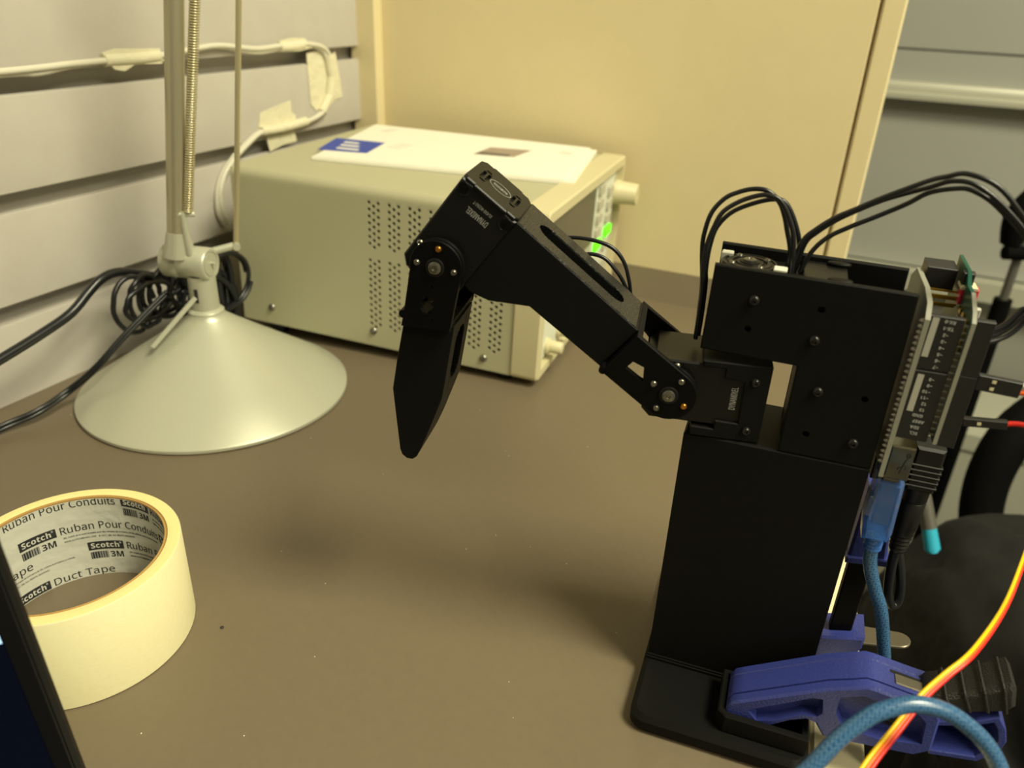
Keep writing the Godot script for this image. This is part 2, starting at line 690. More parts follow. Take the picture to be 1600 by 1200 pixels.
# ---- room ---------------------------------------------------------------------------------------
func make_room() -> void:
	var b := Build.new()
	b.at(Transform3D(PLAN, Vector3.ZERO)).prism(rect(-2600, -2800, 1300, 200), FLOOR - 40, FLOOR)
	part(setting("floor", "dark grey carpet floor beyond the desk edge", "floor", wall_f), "carpet", b, M["carpet"])
	b = Build.new()
	b.at(Transform3D(PLAN, Vector3.ZERO)).prism(rect(-2600, -2800, 1300, 200), CEILING, CEILING + 40)
	part(setting("ceiling", "white ceiling above the desk", "ceiling", wall_f), "tiles", b, M["ceiling tile"])

	var o := setting("wall_left", "grey slat wall with horizontal grooves behind the lamp", "wall", wall_f)
	b = Build.new()
	b.box(Vector3(-2600, FLOOR, -110), Vector3(1300, CEILING, -15))
	part(o, "backing", b, M["slat paint"])
	# slats: a hooked profile pushed along the wall
	for i in 15:
		var y0 := -5.2 + 73.4 * i
		var y1 := y0 + 73.4 - 12.0
		if i == 0:
			y0 = -26.0
		b = Build.new()
		var prof := pv([[-15, y0 + 4], [-5, y0 + 4], [-5, y0], [-0.8, y0], [0, y0 + 0.8], [0, y1 - 1.6], [-0.6, y1 - 0.4], [-1.6, y1], [-5.0, y1], [-5.0, y1 - 6.0], [-15, y1 - 6.0]])
		# profile plane (z, y) pushed along x
		b.at(Transform3D(Basis(Vector3(0, 0, 1), Vector3(0, 1, 0), Vector3(-1, 0, 0)), Vector3.ZERO)).prism(prof, -412, 900)
		part(o, "slat", b, M["slat paint"])

	o = setting("trim_1", "beige corner post between slat wall and partition", "trim", wall_f)
	b = Build.new()
	b.box(Vector3(412, FLOOR, -9), Vector3(440, 820, 22), 1.0)
	part(o, "post", b, M["panel paint"])

	o = setting("wall_back", "tall beige partition panel behind the power supply", "wall", wall_f)
	b = Build.new()
	b.box(Vector3(425, 28.0, -9), Vector3(452, 820, 494), 0.8)
	part(o, "panel", b, M["panel paint"])
	b = Build.new()
	b.box(Vector3(423.5, 28.0, 496.5), Vector3(453, 820, 514.3), 1.6)
	part(o, "edge_post", b, M["panel paint"])
	b = Build.new()
	b.box(Vector3(431, 29, 493), Vector3(446, 818, 497))
	part(o, "joint", b, M["panel paint"])

	o = setting("trim_4", "low brown upstand along the foot of the partition", "trim", wall_f)
	b = Build.new()
	b.at(Transform3D(Basis(Vector3(-1, 0, 0), Vector3(0, 1, 0), Vector3(0, 0, -1)), Vector3.ZERO)).prism(pv([[-410, 0.02], [-424.6, 27.6], [-452, 27.8], [-452, -25], [-425, -25], [-424.8, 0.02]]), -514.3, 9)
	part(o, "upstand", b, M["desk laminate"])

	o = setting("wall_far", "grey far wall seen right of the partition", "wall", wall_f)
	b = Build.new()
	b.box(Vector3(1160, FLOOR, -80), Vector3(1230, CEILING, 2800))
	part(o, "backing", b, M["far wall low paint"])
	b = Build.new()
	b.box(Vector3(1150, 214, 300), Vector3(1165, CEILING, 2800), 1.0)
	part(o, "upper_panel", b, M["far wall paint"])
	b = Build.new()
	b.box(Vector3(1150, 150, 300), Vector3(1165, 211, 2800), 1.0)
	part(o, "band_panel", b, M["far wall paint"])
	b = Build.new()
	b.box(Vector3(1152, -128, 300), Vector3(1165, 150, 2800), 1.0)
	part(o, "lower_panel", b, M["far wall paint"])

	o = setting("trim_2", "pale metal rail on the far grey wall", "trim", wall_f)
	b = Build.new()
	b.at(Transform3D(Basis(Vector3(-1, 0, 0), Vector3(0, 1, 0), Vector3(0, 0, -1)), Vector3.ZERO)).prism(pv([[-1150, 166], [-1136, 166], [-1132, 160], [-1132, 152], [-1124, 148], [-1124, 141], [-1150, 139]]), -2800, -300)
	part(o, "rail", b, M["rail metal"])
	o = setting("trim_3", "pale horizontal beam low on the far wall", "trim", wall_f)
	b = Build.new()
	b.box(Vector3(1120, -163, 300), Vector3(1155, -131, 2800), 2.0)
	part(o, "beam", b, M["rail metal"])

	o = setting("wall_right", "plain wall on the right side of the room", "wall", wall_f)
	b = Build.new()
	b.box(Vector3(-2600, FLOOR, 2700), Vector3(1300, CEILING, 2780))
	part(o, "plaster", b, M["plaster"])
	o = setting("wall_front", "plain wall behind the viewer", "wall", wall_f)
	b = Build.new()
	b.box(Vector3(-2600, FLOOR, -80), Vector3(-2520, CEILING, 2800))
	part(o, "plaster", b, M["plaster"])


func make_desk() -> void:
	# plan corners in world millimetres: the wall line, the partition line and the edge the robot is clamped to
	var a := wall_f.basis.x
	var r := wall_f.basis.z
	var er := foot_f.basis.x
	var ea := -foot_f.basis.z
	var away := WALL_AT + a * 424.4
	var near := WALL_AT - a * 640.0
	var flat := func(p: Vector3) -> Vector2: return Vector2(p.x, -p.z)
	var edge := func(x: float, far: bool) -> Vector2:
		var base := FOOT + er * x
		var hit = Geometry2D.line_intersects_line(flat.call(base), flat.call(ea), flat.call(away if far else near), flat.call(r))
		return hit
	var o := thing("desk", "brown laminate desk with a cream edge strip under the robot arm", "desk", wall_f)
	var inv := wall_f.affine_inverse()
	var b := Build.new()
	b.at(inv * Transform3D(PLAN, Vector3.ZERO)).prism(PackedVector2Array([flat.call(near), edge.call(73.0, false), edge.call(73.0, true), flat.call(away)]), -25, 0, 0.3)
	part(o, "desk_top", b, M["desk laminate"])
	b = Build.new()
	b.at(inv * Transform3D(PLAN, Vector3.ZERO)).prism(PackedVector2Array([edge.call(73.2, false), edge.call(95.0, false), edge.call(95.0, true), edge.call(73.2, true)]), -25, -0.2, 1.5)
	part(o, "edge_strip", b, M["cream trim"], "cream edge strip")
	for far in [true, false]:
		b = Build.new()
		var c: Vector2 = edge.call(60.0, far)
		b.at(inv * Transform3D(foot_f.basis, Vector3(c.x, 0, -c.y) + ea * (-60.0 if far else 60.0))).box(Vector3(-40, FLOOR, -30), Vector3(0, -25, 30), 2)
		part(o, "leg", b, M["cream trim"])
	b = Build.new()
	b.at(inv * Transform3D(wall_f.basis, WALL_AT)).box(Vector3(-630, FLOOR, 20), Vector3(-570, -25, 60), 2)
	part(o, "leg", b, M["cream trim"])


# ---- robot --------------------------------------------------------------------------------------
# a smart servo: horn axis at the origin along +z, body along +y towards its end cover
func servo(parent: Node, called: String, f: Transform3D, label: String, screw_turn: float, gold: int, lettered := true, screw_z := 18.3, hub_z := 19.2, bare := -1) -> void:
	var g := group_part(parent, called, label)
	var b := Build.new()
	b.at(f).prism(pv([[-9.2, -9.5], [9.2, -9.5], [12.5, -6.2], [12.5, 32], [-12.5, 32], [-12.5, -6.2]]), -14, 14, 0.6)
	part(g, "body", b, M["servo plastic"])
	# end cover: outline across the width (x) and depth (z), slots cut through
	b = Build.new()
	var holes := []
	for s in [-1.0, 1.0]:
		var c: float = 7.1 * s
		holes.append(rect(c - 1.8, -4.2, c - 0.45, 4.2))
		holes.append(rect(c + 0.45, -4.2, c + 1.8, 4.2))
		holes.append(pv([[c - 1.6, 5.2], [c + 1.6, 5.2], [c + 0.9, 6.8], [c - 0.9, 6.8]]))
		holes.append(pv([[c - 1.6, -5.2], [c + 1.6, -5.2], [c + 0.9, -6.8], [c - 0.9, -6.8]]))
	var cover := pv([[-12.5, -12], [-11.0, -14.1], [-7.6, -14.1], [-7.2, -15.0], [7.2, -15.0], [7.6, -14.1], [11.0, -14.1], [12.5, -12], [12.5, 11], [10.5, 14], [7.2, 14], [7.2, 15], [-7.2, 15], [-7.2, 14], [-10.5, 14], [-12.5, 11]])
	b.at(f * Transform3D(PLAN, Vector3(0, 31.6, 0))).prism(cover, 0, 1.6, 0.4, holes)
	part(g, "end_cover", b, M["servo plastic"])
	b = Build.new()
	b.at(f * Transform3D(PLAN, Vector3(0, 33.2, 0))).prism(oval(Vector2.ZERO, 4.9, 4.2), 0, 0.1, 0.0, [oval(Vector2.ZERO, 4.72, 4.0)])
	b.at(f * Transform3D(Basis(Vector3(-1, 0, 0), Vector3(0, 0, 1), Vector3(0, 1, 0)), Vector3(3.2, 33.15, -1.0))).text("ROBOTIS", 1.9, 6.4, 0.1)
	part(g, "maker_mark", b, M["white print"])
	for s in [-1.0, 1.0]:
		b = Build.new()
		b.at(f * Transform3D(Basis(), Vector3(10.0 * s, 29.4, 13.6))).prism(disc(Vector2.ZERO, 2.2, 14), 0, 1.0, 0.3)
		for t in 2:
			b.at(f * Transform3D(Basis(Vector3.BACK, PI / 2 * t + 0.3), Vector3(10.0 * s, 29.4, 14.6))).box(Vector3(-1.2, -0.2, -0.1), Vector3(1.2, 0.2, 0.1))
		part(g, "screw", b, M["black metal"])
		b = Build.new()
		var arc := []
		for i in 9:
			var an := PI + PI / 2 * i / 8.0 if s > 0 else PI * 1.5 + PI / 2 * i / 8.0
			arc.append(Vector3(10.0 * s, 29.4, 14.0) + Vector3(cos(an), sin(an), 0) * 3.1)
		b.at(f).tube(arc, 0.4, 6, 1)
		part(g, "screw_collar", b, M["servo plastic"])
	for h in [[-10.2, 7.4], [10.2, 7.4], [10.0, -5.0]]:
		b = Build.new()
		b.at(f).prism(disc(Vector2(h[0], h[1]), 1.2, 12), 13.9, 14.12, 0.0, [disc(Vector2(h[0], h[1]), 0.95, 12)])
		part(g, "mount_hole", b, M["black rubber"])
	b = Build.new()
	b.at(f * Transform3D(LIE_Z, Vector3(-10.2, 1.7, 14))).lathe([Vector2(0, 0), Vector2(1.3, 0), Vector2(1.2, 0.4), Vector2(0.7, 0.7), Vector2(0.4, 0.3), Vector2(0, 0.3)], 12)
	part(g, "body_screw", b, M["steel screw"])
	b = Build.new()
	b.at(f * Transform3D(LIE_Z, Vector3.ZERO)).lathe([Vector2(0, 14), Vector2(10.1, 14), Vector2(10.1, 15.4), Vector2(9.6, 16), Vector2(8.9, 16), Vector2(8.7, 15.6), Vector2(8.0, 15.6), Vector2(7.8, 16), Vector2(6.2, 16), Vector2(6.0, 15.5), Vector2(5.0, 15.5), Vector2(4.8, 16), Vector2(0, 16)], 36)
	part(g, "horn", b, M["servo plastic"])
	if lettered:
		b = Build.new()
		# upright with the horn at the top
		b.at(f * Transform3D(Basis(Vector3.BACK, PI), Vector3(4.9, 25.0, 13.95))).text("DYNAMIXEL", 2.3, 9.4, 0.06)
		b.at(f * Transform3D(Basis(Vector3.BACK, PI), Vector3(4.4, 28.1, 13.95))).text("XL430-W250-T", 1.2, 8.4, 0.06)
		part(g, "lettering", b, M["white print"])
	# screws that hold the moving frame to the horn
	for i in 4:
		var an := screw_turn + PI / 2 * i
		if i == bare:
			continue
		b = Build.new()
		var at := f * Transform3D(Basis(), Vector3(cos(an) * 7.2, sin(an) * 7.2, screw_z))
		b.at(at * Transform3D(LIE_Z, Vector3.ZERO)).lathe([Vector2(0, 0), Vector2(1.25, 0), Vector2(1.25, 0.5), Vector2(0.9, 0.9), Vector2(0, 0.9)], 14)
		if i != gold:
			for t in 2:
				b.at(at * Transform3D(Basis(Vector3.BACK, PI / 2 * t + 0.4), Vector3(0, 0, 0.9))).box(Vector3(-0.8, -0.15, -0.1), Vector3(0.8, 0.15, 0.12))
		part(g, "horn_screw", b, M["brass"] if i == gold else M["steel screw"], "brass screw" if i == gold else "")
	b = Build.new()
	b.at(f * Transform3D(LIE_Z, Vector3.ZERO)).lathe([Vector2(3.6, 15.8), Vector2(3.6, hub_z - 0.3), Vector2(3.2, hub_z), Vector2(2.4, hub_z)], 24)
	part(g, "hub", b, M["servo plastic"])
	b = Build.new()
	b.at(f * Transform3D(LIE_Z, Vector3.ZERO)).lathe([Vector2(2.4, hub_z - 0.6), Vector2(2.4, hub_z + 0.4), Vector2(1.9, hub_z + 0.7), Vector2(1.0, hub_z + 0.7), Vector2(0.7, hub_z + 0.1), Vector2(0, hub_z + 0.1)], 18)
	part(g, "hub_screw", b, M["steel screw"])


# an outline pushed across the depth with a round-ended slot let into one side; bite(t) gives the slot's outline for slices nearer its rim
func slotted(b: Build, outline: Array, bite_at: int, p: Vector2, q: Vector2, deep: Vector2, half: float, z0: float, z1: float) -> void:
	var d := (q - p).normalized()
	b.prism(pv(outline), half, z1, 0.35)
	b.prism(pv(outline), z0, -half, 0.35)
	var cuts := [0.0, 0.45, 0.72, 0.9, 1.0]
	for i in 4:
		var inner: float = cuts[i] * half
		var outer: float = cuts[i + 1] * half
		var mid := (inner + outer) * 0.5
		var back := half - sqrt(half * half - mid * mid)
		var pts := []
		for k in outline.size():
			pts.append(outline[k])
			if k == bite_at:
				var e0 := p + d * back
				var e1 := q - d * back
				for e in [e0, e0 + deep, e1 + deep, e1]:
					pts.append([e.x, e.y])
		b.prism(pv(pts), inner, outer)
		b.prism(pv(pts), -outer, -inner)


func make_robot() -> void:
	var o := thing("robot_arm", "black 3D-printed robot arm with bent finger link on a tall column", "robot arm", foot_f)
	var plan := Transform3D(PLAN, Vector3.ZERO)
	var b := Build.new()
	# foot
	b.at(plan).prism(rect(-1.5, -34.5, 71, 76, 7, 6), 0, 9, 2.2)
	part(o, "base_plate", b, M["black print"])
	b = Build.new()
	b.at(plan).prism(pv([[36.5, -29.2], [69, -29.2], [69, -3], [33.2, -3], [33.2, -26]]), 9, 18.2, 0.6, [pv([[37.6, -26.7], [66.5, -26.7], [66.5, -5.5], [35.7, -5.5], [35.7, -24.8]])])
	part(o, "clamp_tray", b, M["black print"])
	# column
	b = Build.new()
	b.at(plan).prism(rect(0, 0, 67.6, 38), 9, 128.2, 0.7)
	for i in 2:
		b.at(plan).prism(rect(-0.9 + 0.4 * i, -0.9 + 0.4 * i, 68.5 - 0.4 * i, 38.9 - 0.4 * i), 9, 10.6 + 1.2 * i, 0.3)
	part(o, "column", b, M["black print"])
	# head: two side plates, a pillar on the right, a servo between them
	var head := [[1.4, 196.4], [67.3, 195.4], [67.6, 128.2], [35.2, 128.2], [35.2, 163.4], [1.0, 164.0]]
	var screws := [[16.6, 185.4], [38.9, 174.2], [43.9, 155.2], [59.6, 137.6]]
	var drilled := [[38.9, 185.6], [16.3, 174.5], [59.6, 155.4], [43.4, 137.5]]
	b = Build.new()
	var holes := []
	for h in drilled:
		holes.append(disc(Vector2(h[0], h[1]), 1.25, 12))
	b.at(Transform3D()).prism(pv(head), -2.6, 0, 0.5, holes)
	part(o, "head_front_plate", b, M["black print"])
	b = Build.new()
	b.at(Transform3D()).prism(pv([[1.0, 196.3], [66.6, 195.4], [66.9, 128.2], [35.2, 128.2], [35.2, 163.4], [1.0, 164.0]]), -31.0, -28.4, 0.5)
	part(o, "head_back_plate", b, M["black print"])
	b = Build.new()
	b.box(Vector3(35.4, 128.2, -28.4), Vector3(67.2, 163.0, -2.6))
	part(o, "head_pillar", b, M["black print"])
	for h in screws:
		b = Build.new()
		b.at(Transform3D(LIE_Z, Vector3(h[0], h[1], 0))).lathe([Vector2(0, 0), Vector2(1.9, 0), Vector2(1.9, 0.8), Vector2(1.4, 1.5), Vector2(0.8, 1.6), Vector2(0.6, 0.9), Vector2(0, 0.9)], 16)
		part(o, "plate_screw", b, M["dark screw"])
	servo(o, "pan_servo", Transform3D(Basis(Vector3(0, 0, 1), Vector3(1, 0, 0), Vector3(0, 1, 0)), Vector3(12.4, 178.2, -15.5)), "servo lying in the head with its round horn upwards", 0.6, 9, false, 15.7, 16.5)
	b = Build.new()
	b.at(plan).prism(pv([[31, 3], [42, 3], [46, 6], [46, 24], [42, 28], [31, 28]]), 192.4, 194.0, 0.3)
	part(o, "servo_end_bracket", b, M["servo plastic"])
	for h in [[40, 5.4], [40, 25.6]]:
		b = Build.new()
		b.at(plan).prism(oval(Vector2(h[0] + 3, h[1]), 4.2, 2.0), 194.0, 195.4, 0.4)
		part(o, "bracket_hook", b, M["black print"])
	for h in [[3.4, 21.0, 4.6, 2.4], [22.6, 9.0, 5.0, 3.0]]:
		b = Build.new()
		b.at(plan).prism(rect(h[0] - 1.6, h[1] - h[3] * 0.5, h[0] + h[2] - 2, h[1] + h[3]), 191.5, 195.2, 0.3)
		part(o, "connector", b, M["white plastic"], "white cable connector")
	# shoulder bracket hanging under the head, turned with the arm
	b = Build.new()
	b.at(arm_f).prism(pv([[-15, 160.2], [9.9, 160.4], [9.8, 128.5], [-15.7, 128.5], [-15.9, 132.4], [-7.4, 132.2], [-7.3, 136], [1.2, 135.8], [0.8, 153.1], [-6.4, 153.9], [-6.7, 157.8], [-14.8, 157.6]]), -15.5, 15.2, 0.4)
	part(o, "shoulder_bracket", b, M["black print"])
	for h in [[4.6, 153.8], [4.6, 133.4]]:
		b = Build.new()
		b.at(arm_f * Transform3D(LIE_Z, Vector3(h[0], h[1], 15.2))).lathe([Vector2(0, 0), Vector2(1.7, 0), Vector2(1.7, 0.7), Vector2(1.2, 1.3), Vector2(0.7, 1.3), Vector2(0.5, 0.7), Vector2(0, 0.7)], 16)
		part(o, "bracket_screw", b, M["dark screw"])
	servo(o, "shoulder_servo", arm_f * Transform3D(Basis(Vector3.BACK, -PI / 2), Vector3(-25.8, 145.8, 0)), "servo at the shoulder joint", 0.995, 0)
	var lean := Vector2(0.594, 0.804).angle() - PI / 2
	servo(o, "elbow_servo", arm_f * Transform3D(Basis(Vector3.BACK, lean), Vector3(-116.4, 185.8, 0)), "servo at the raised elbow joint", 2.033, 0, true, 18.3, 19.2, 2)

	# upper arm: hollow link with a long round-ended slot along its top
	var link := [[-87.2, 204.5], [-39.9, 168.4], [-52.7, 152.0], [-81.1, 172.8], [-96.9, 173.3], [-104.0, 175.8], [-106.6, 178.4]]
	b = Build.new()
	b.at(arm_f)
	var e := Vector2(-39.9 + 87.2, 168.4 - 204.5).normalized()
	var top := Vector2(-87.2, 204.5)
	slotted(b, link, 0, top + e * 7.5, top + e * 50.5, Vector2(e.y, -e.x) * 11.0, 5.4, -14, 14)
	part(o, "upper_arm_link", b, M["black print"])
	b = Build.new()
	b.at(arm_f)
	# grainy build-plate skin on the link's upper face
	var up := Vector2(-e.y, e.x)
	var skin := Transform3D(Basis(Vector3(e.x, e.y, 0), Vector3(0, 0, -1), Vector3(up.x, up.y, 0)), Vector3(top.x, top.y, 0))
	var pill := PackedVector2Array()
	for i in 9:
		pill.append(Vector2(45.1, 0) + Vector2.from_angle(-PI / 2 + PI * i / 8.0) * 5.4)
	for i in 9:
		pill.append(Vector2(12.9, 0) + Vector2.from_angle(PI / 2 + PI * i / 8.0) * 5.4)
	b.at(arm_f * skin).prism(rect(0.4, -13.7, 58.2, 13.7), 0, 0.25, 0.0, [pill])
	part(o, "link_top_skin", b, M["black print rough"])
	# forked hinge from the link's end to the shoulder horn
	var hc := Vector2(-25.8, 145.6)
	var hd := Vector2(0.81, -0.586).normalized()
	var hn := Vector2(-hd.y, hd.x)
	var fork := PackedVector2Array()
	for i in 17:
		fork.append(hc + hd.rotated(-PI / 2 + PI * i / 16.0) * 10.2)
	fork.append(hc - hd * 24.6 + hn * 10.1)
	fork.append(hc - hd * 24.6 - hn * 10.1)
	var window := pv([[-40.3, 157.6], [-36.1, 155.8], [-35.9, 150.0], [-37.4, 150.8], [-42.9, 154.6]])
	for s in [1.0, -1.0]:
		b = Build.new()
		b.at(arm_f).prism(fork, 15.6 if s > 0 else -18.4, 18.4 if s > 0 else -15.6, 0.3, [window])
		part(o, "hinge_plate", b, M["black metal"])
	b = Build.new()
	var c0 := hc - hd * 24.6
	b.at(arm_f).prism(PackedVector2Array([c0 + hn * 10.1, c0 + hd * 2.4 + hn * 10.1, c0 + hd * 2.4 - hn * 10.1, c0 - hn * 10.1]), -15.6, 15.6, 0.3)
	part(o, "hinge_bridge", b, M["black metal"])
	b = Build.new()
	var kn := c0 - hn * 9.4
	b.at(arm_f).rod(Vector3(kn.x, kn.y, -18.4), Vector3(kn.x, kn.y, 18.4), 1.5, 14)
	part(o, "hinge_edge", b, M["black metal"])
	var flat := disc(Vector2.ZERO, 0.9, 10)
	for i in 8:
		var an := 0.3 + TAU * i / 8.0
		if i % 2 == 1:
			b = Build.new()
			b.at(arm_f * Transform3D(Basis(), Vector3(hc.x + cos(an) * 7.2, hc.y + sin(an) * 7.2, 18.35))).prism(flat, 0, 0.2, 0.0, [disc(Vector2.ZERO, 0.65, 10)])
			part(o, "fork_hole_rim", b, M["black rubber"])

	# finger fork on the elbow horn
	var fc := Vector2(-116.4, 185.8)
	var ff := PackedVector2Array()
	for i in 17:
		ff.append(fc + Vector2.from_angle(-0.1 + (PI + 0.2) * i / 16.0 + 0.08) * 10.2)
	ff.append_array(pv([[-129.2, 166.6], [-130.4, 160.6], [-111.0, 160.2]]))
	var motif := pv([[-121.0, 174.4], [-119.4, 173.2], [-118.2, 174.2], [-117.4, 172.4], [-118.6, 171.2], [-117.2, 170.0], [-118.8, 168.2], [-118.0, 166.6], [-119.8, 167.2], [-121.2, 165.9], [-121.6, 167.6], [-122.6, 168.8], [-121.6, 170.0], [-122.6, 171.4], [-121.2, 172.4]])
	for s in [1.0, -1.0]:
		b = Build.new()
		b.at(arm_f).prism(ff, 15.6 if s > 0 else -18.4, 18.4 if s > 0 else -15.6, 0.3, [motif, disc(Vector2(-117.7, 177.9), 0.5, 8), disc(Vector2(-117.9, 164.8), 0.5, 8)])
		part(o, "finger_plate", b, M["black metal"])
	b = Build.new()
	var bridge_holes := []
	for i in 3:
		for k in 4:
			bridge_holes.append(disc(Vector2(-7.0 + 7.0 * i, -10.5 + 7.0 * k), 1.3, 10))
	b.at(arm_f * Transform3D(Basis(Vector3(0.998, -0.03, 0), Vector3(0, 0, -1), Vector3(0.03, 0.998, 0)), Vector3(-120.6, 161.2, 0))).prism(rect(-9.7, -15.6, 9.7, 15.6), 0, 2.2, 0.0, bridge_holes)
	part(o, "finger_bridge", b, M["black metal"])
	b = Build.new()
	b.at(arm_f).rod(Vector3(-129.6, 165.6, -18.2), Vector3(-129.6, 165.6, 18.2), 1.7, 12)
	part(o, "finger_pin", b, M["black metal"])
	var finger := [[-110.2, 161.0], [-130.7, 161.2], [-134.1, 143.6], [-136.3, 130.1], [-135.3, 117.6], [-133.9, 101.2], [-133.0, 98.6], [-131.0, 97.1], [-128.6, 97.0], [-126.6, 98.6], [-125.2, 101.6], [-122.0, 109.5], [-115.2, 128.8]]
	b = Build.new()
	b.at(arm_f)
	slotted(b, finger, 12, Vector2(-114.6, 132.5), Vector2(-111.0, 156.0), Vector2(-9, 1.5), 6.4, -14, 14)
	part(o, "finger_link", b, M["black print"])
	make_boards(o)


func make_boards(o: Node3D) -> void:
	var g := group_part(o, "controller_board", "green controller board with stacked shield on the column's right side")
	# plan of boards: outlines in (depth, height), pushed along x
	var side := Basis(Vector3(0, 0, -1), Vector3(0, 1, 0), Vector3(1, 0, 0))
	var b := Build.new()
	b.at(Transform3D(side, Vector3.ZERO)).prism(pv([[-1.1, 127], [-1.1, 188], [3, 192.3], [14, 193.8], [40, 193], [48, 188], [48, 127]]), 70.6, 72.0, 0.0)
	part(g, "lower_board", b, M["pcb blue"])
	b = Build.new()
	b.at(Transform3D(side, Vector3.ZERO)).prism(pv([[-1.5, 127], [-1.5, 188.2], [2.8, 192.7], [14, 194.2], [40, 193.4], [40, 192.9], [14, 193.7], [3, 192.2], [-1.0, 188], [-1.0, 127]]), 70.5, 72.1)
	part(g, "lower_board_edge", b, M["pcb edge"])
	b = Build.new()
	var rng := RandomNumberGenerator.new()
	rng.seed = 5
	for i in 27:
		var y := 132.5 + 2.1 * i
		b.at(Transform3D(Basis(Vector3.BACK, PI / 2), Vector3(70.7, y, -0.2 - rng.randf() * 0.6))).lathe([Vector2(0.95, 0), Vector2(0.9, 0.5), Vector2(0.6, 1.1), Vector2(0.3, 1.5), Vector2(0, 1.5)], 8)
	var so := part(g, "solder_joints", b, M["solder"])
	so.set_meta("kind", "stuff")
	b = Build.new()
	b.at(Transform3D(side, Vector3.ZERO)).prism(pv([[-1.0, 143.8], [-1.0, 189], [2.5, 191.5], [12, 195], [20, 195], [26, 198.5], [46, 198.5], [46, 143.8]]), 84.2, 85.4)
	part(g, "shield_board", b, M["pcb green"])
	b = Build.new()
	b.at(Transform3D(side, Vector3.ZERO)).prism(pv([[-1.3, 143.8], [-1.3, 189.1], [2.3, 191.8], [12, 195.3], [12, 194.9], [2.5, 191.3], [-0.9, 188.8], [-0.9, 143.8]]), 84.15, 85.45)
	part(g, "shield_edge", b, M["pcb edge"])
	for s in [[170.4, 189.6], [143.4, 169.9]]:
		b = Build.new()
		b.box(Vector3(72.0, s[0], -2.6), Vector3(82.4, s[1], 0.3), 0.25)
		part(g, "stacking_header", b, M["header"])
		b = Build.new()
		b.box(Vector3(85.4, s[0] - 0.4, -2.6), Vector3(91.2, s[1] + 0.4, 0.4), 0.25)
		part(g, "socket_header", b, M["header"])
	for s in [[175.0, 189.0, 72.7], [154.4, 168.5, 73.3]]:
		b = Build.new()
		b.at(Transform3D(Basis(Vector3.BACK, -0.012), Vector3(s[2], s[0], 0.3))).box(Vector3(0, 0, -0.1), Vector3(2.0, s[1] - s[0], 0.1))
		part(g, "label_strip", b, M["label strip"])
	b = Build.new()
	var rows := ["RX←0", "TX→1", "~2", "~3", "~4", "~5", "~6", "~7", "", "~8", "~9", "~10", "~11", "12", "13", "GND", "AREF", "SDA", "SCL"]
	for i in rows.size():
		if rows[i]:
			b.at(Transform3D(Basis(Vector3.BACK, PI - 0.03), Vector3(79.8 if rows[i].length() > 3 else 78.8, 188.6 - 2.33 * i, 0.25))).text(rows[i].replace("←", "-").replace("→", "-"), 1.15, 0.0, 0.12, 0.0, true)
	part(g, "pin_lettering", b, M["white print"])
	for i in 18:
		b = Build.new()
		var y := 146.0 + 2.4 * i
		b.box(Vector3(82.4, y, -1.4), Vector3(84.3, y + 0.7, -0.7))
		part(g, "header_pin", b, M["solder"])
	for i in 5:
		b = Build.new()
		b.box(Vector3(73.5, 184.2 + i * 1.35, -27.6 + (i % 2) * 2.4), Vector3(83.6, 184.9 + i * 1.35, -26.9 + (i % 2) * 2.4))
		part(g, "programming_pin", b, M["gold pin"])
	for q in [[73.0, 178, -20, 75.0, 182, -12], [73, 174, -36, 76, 181, -24], [72, 150, -30, 75, 165, -14]]:
		b = Build.new()
		b.box(Vector3(q[0], q[1], q[2]), Vector3(q[3], q[4], q[5]), 0.3)
		part(g, "chip", b, M["header"])
	b = Build.new()
	for i in 12:
		b.box(Vector3(83.7, 176 + (i % 4) * 3.2, -8 - int(i / 4.0) * 6.0), Vector3(84.2, 178 + (i % 4) * 3.2, -5 - int(i / 4.0) * 6.0))
	so = part(g, "solder_pads", b, M["gold pin"])
	so.set_meta("kind", "stuff")
	b = Build.new()
	b.box(Vector3(73, 188, -46), Vector3(83, 196, -34), 0.3)
	part(g, "rear_header", b, M["header"])
	# push buttons on the shield's outer face
	b = Build.new()
	b.box(Vector3(83.2, 187.2, -27), Vector3(88.8, 193.2, -22), 0.4)
	part(g, "reset_switch", b, M["red plastic"], "red switch housing")
	b = Build.new()
	b.box(Vector3(82.9, 192.6, -29.5), Vector3(88.2, 193.6, -22))
	part(g, "switch_plate", b, M["cream trim"])
	b = Build.new()
	b.box(Vector3(83.2, 193.4, -29), Vector3(86.8, 197.8, -25), 0.3)
	part(g, "switch_button", b, M["header"])
	b = Build.new()
	b.box(Vector3(86.4, 187.0, -13.5), Vector3(88.5, 190.0, -11), 0.3)
	part(g, "white_post", b, M["white plastic"])
	# usb socket
	b = Build.new()
	b.box(Vector3(72.2, 126.2, -10.5), Vector3(80.4, 140.0, 0.4), 0.6)
	part(g, "usb_socket", b, M["usb shell"])
	b = Build.new()
	b.prism(disc(Vector2(78.4, 136.9), 0.9, 12), 0.4, 0.55, 0.0, [disc(Vector2(78.4, 136.9), 0.35, 8)])
	b.tube(vv([[78.2, 136, 0.45], [77.4, 132.2, 0.45], [77.0, 129.4, 0.45]]), 0.22, 6, 1)
	b.tube(vv([[77.6, 133.2, 0.45], [78.7, 132.2, 0.45], [78.5, 131.0, 0.45]]), 0.18, 6, 1)
	b.tube(vv([[77.3, 131.8, 0.45], [76.2, 131.6, 0.45], [76.0, 130.6, 0.45]]), 0.18, 6, 1)
	part(g, "socket_mark", b, M["header"])
	b = Build.new()
	b.box(Vector3(72.2, 112, -36), Vector3(83.5, 133, -22), 0.5)
	part(g, "power_socket", b, M["header"])


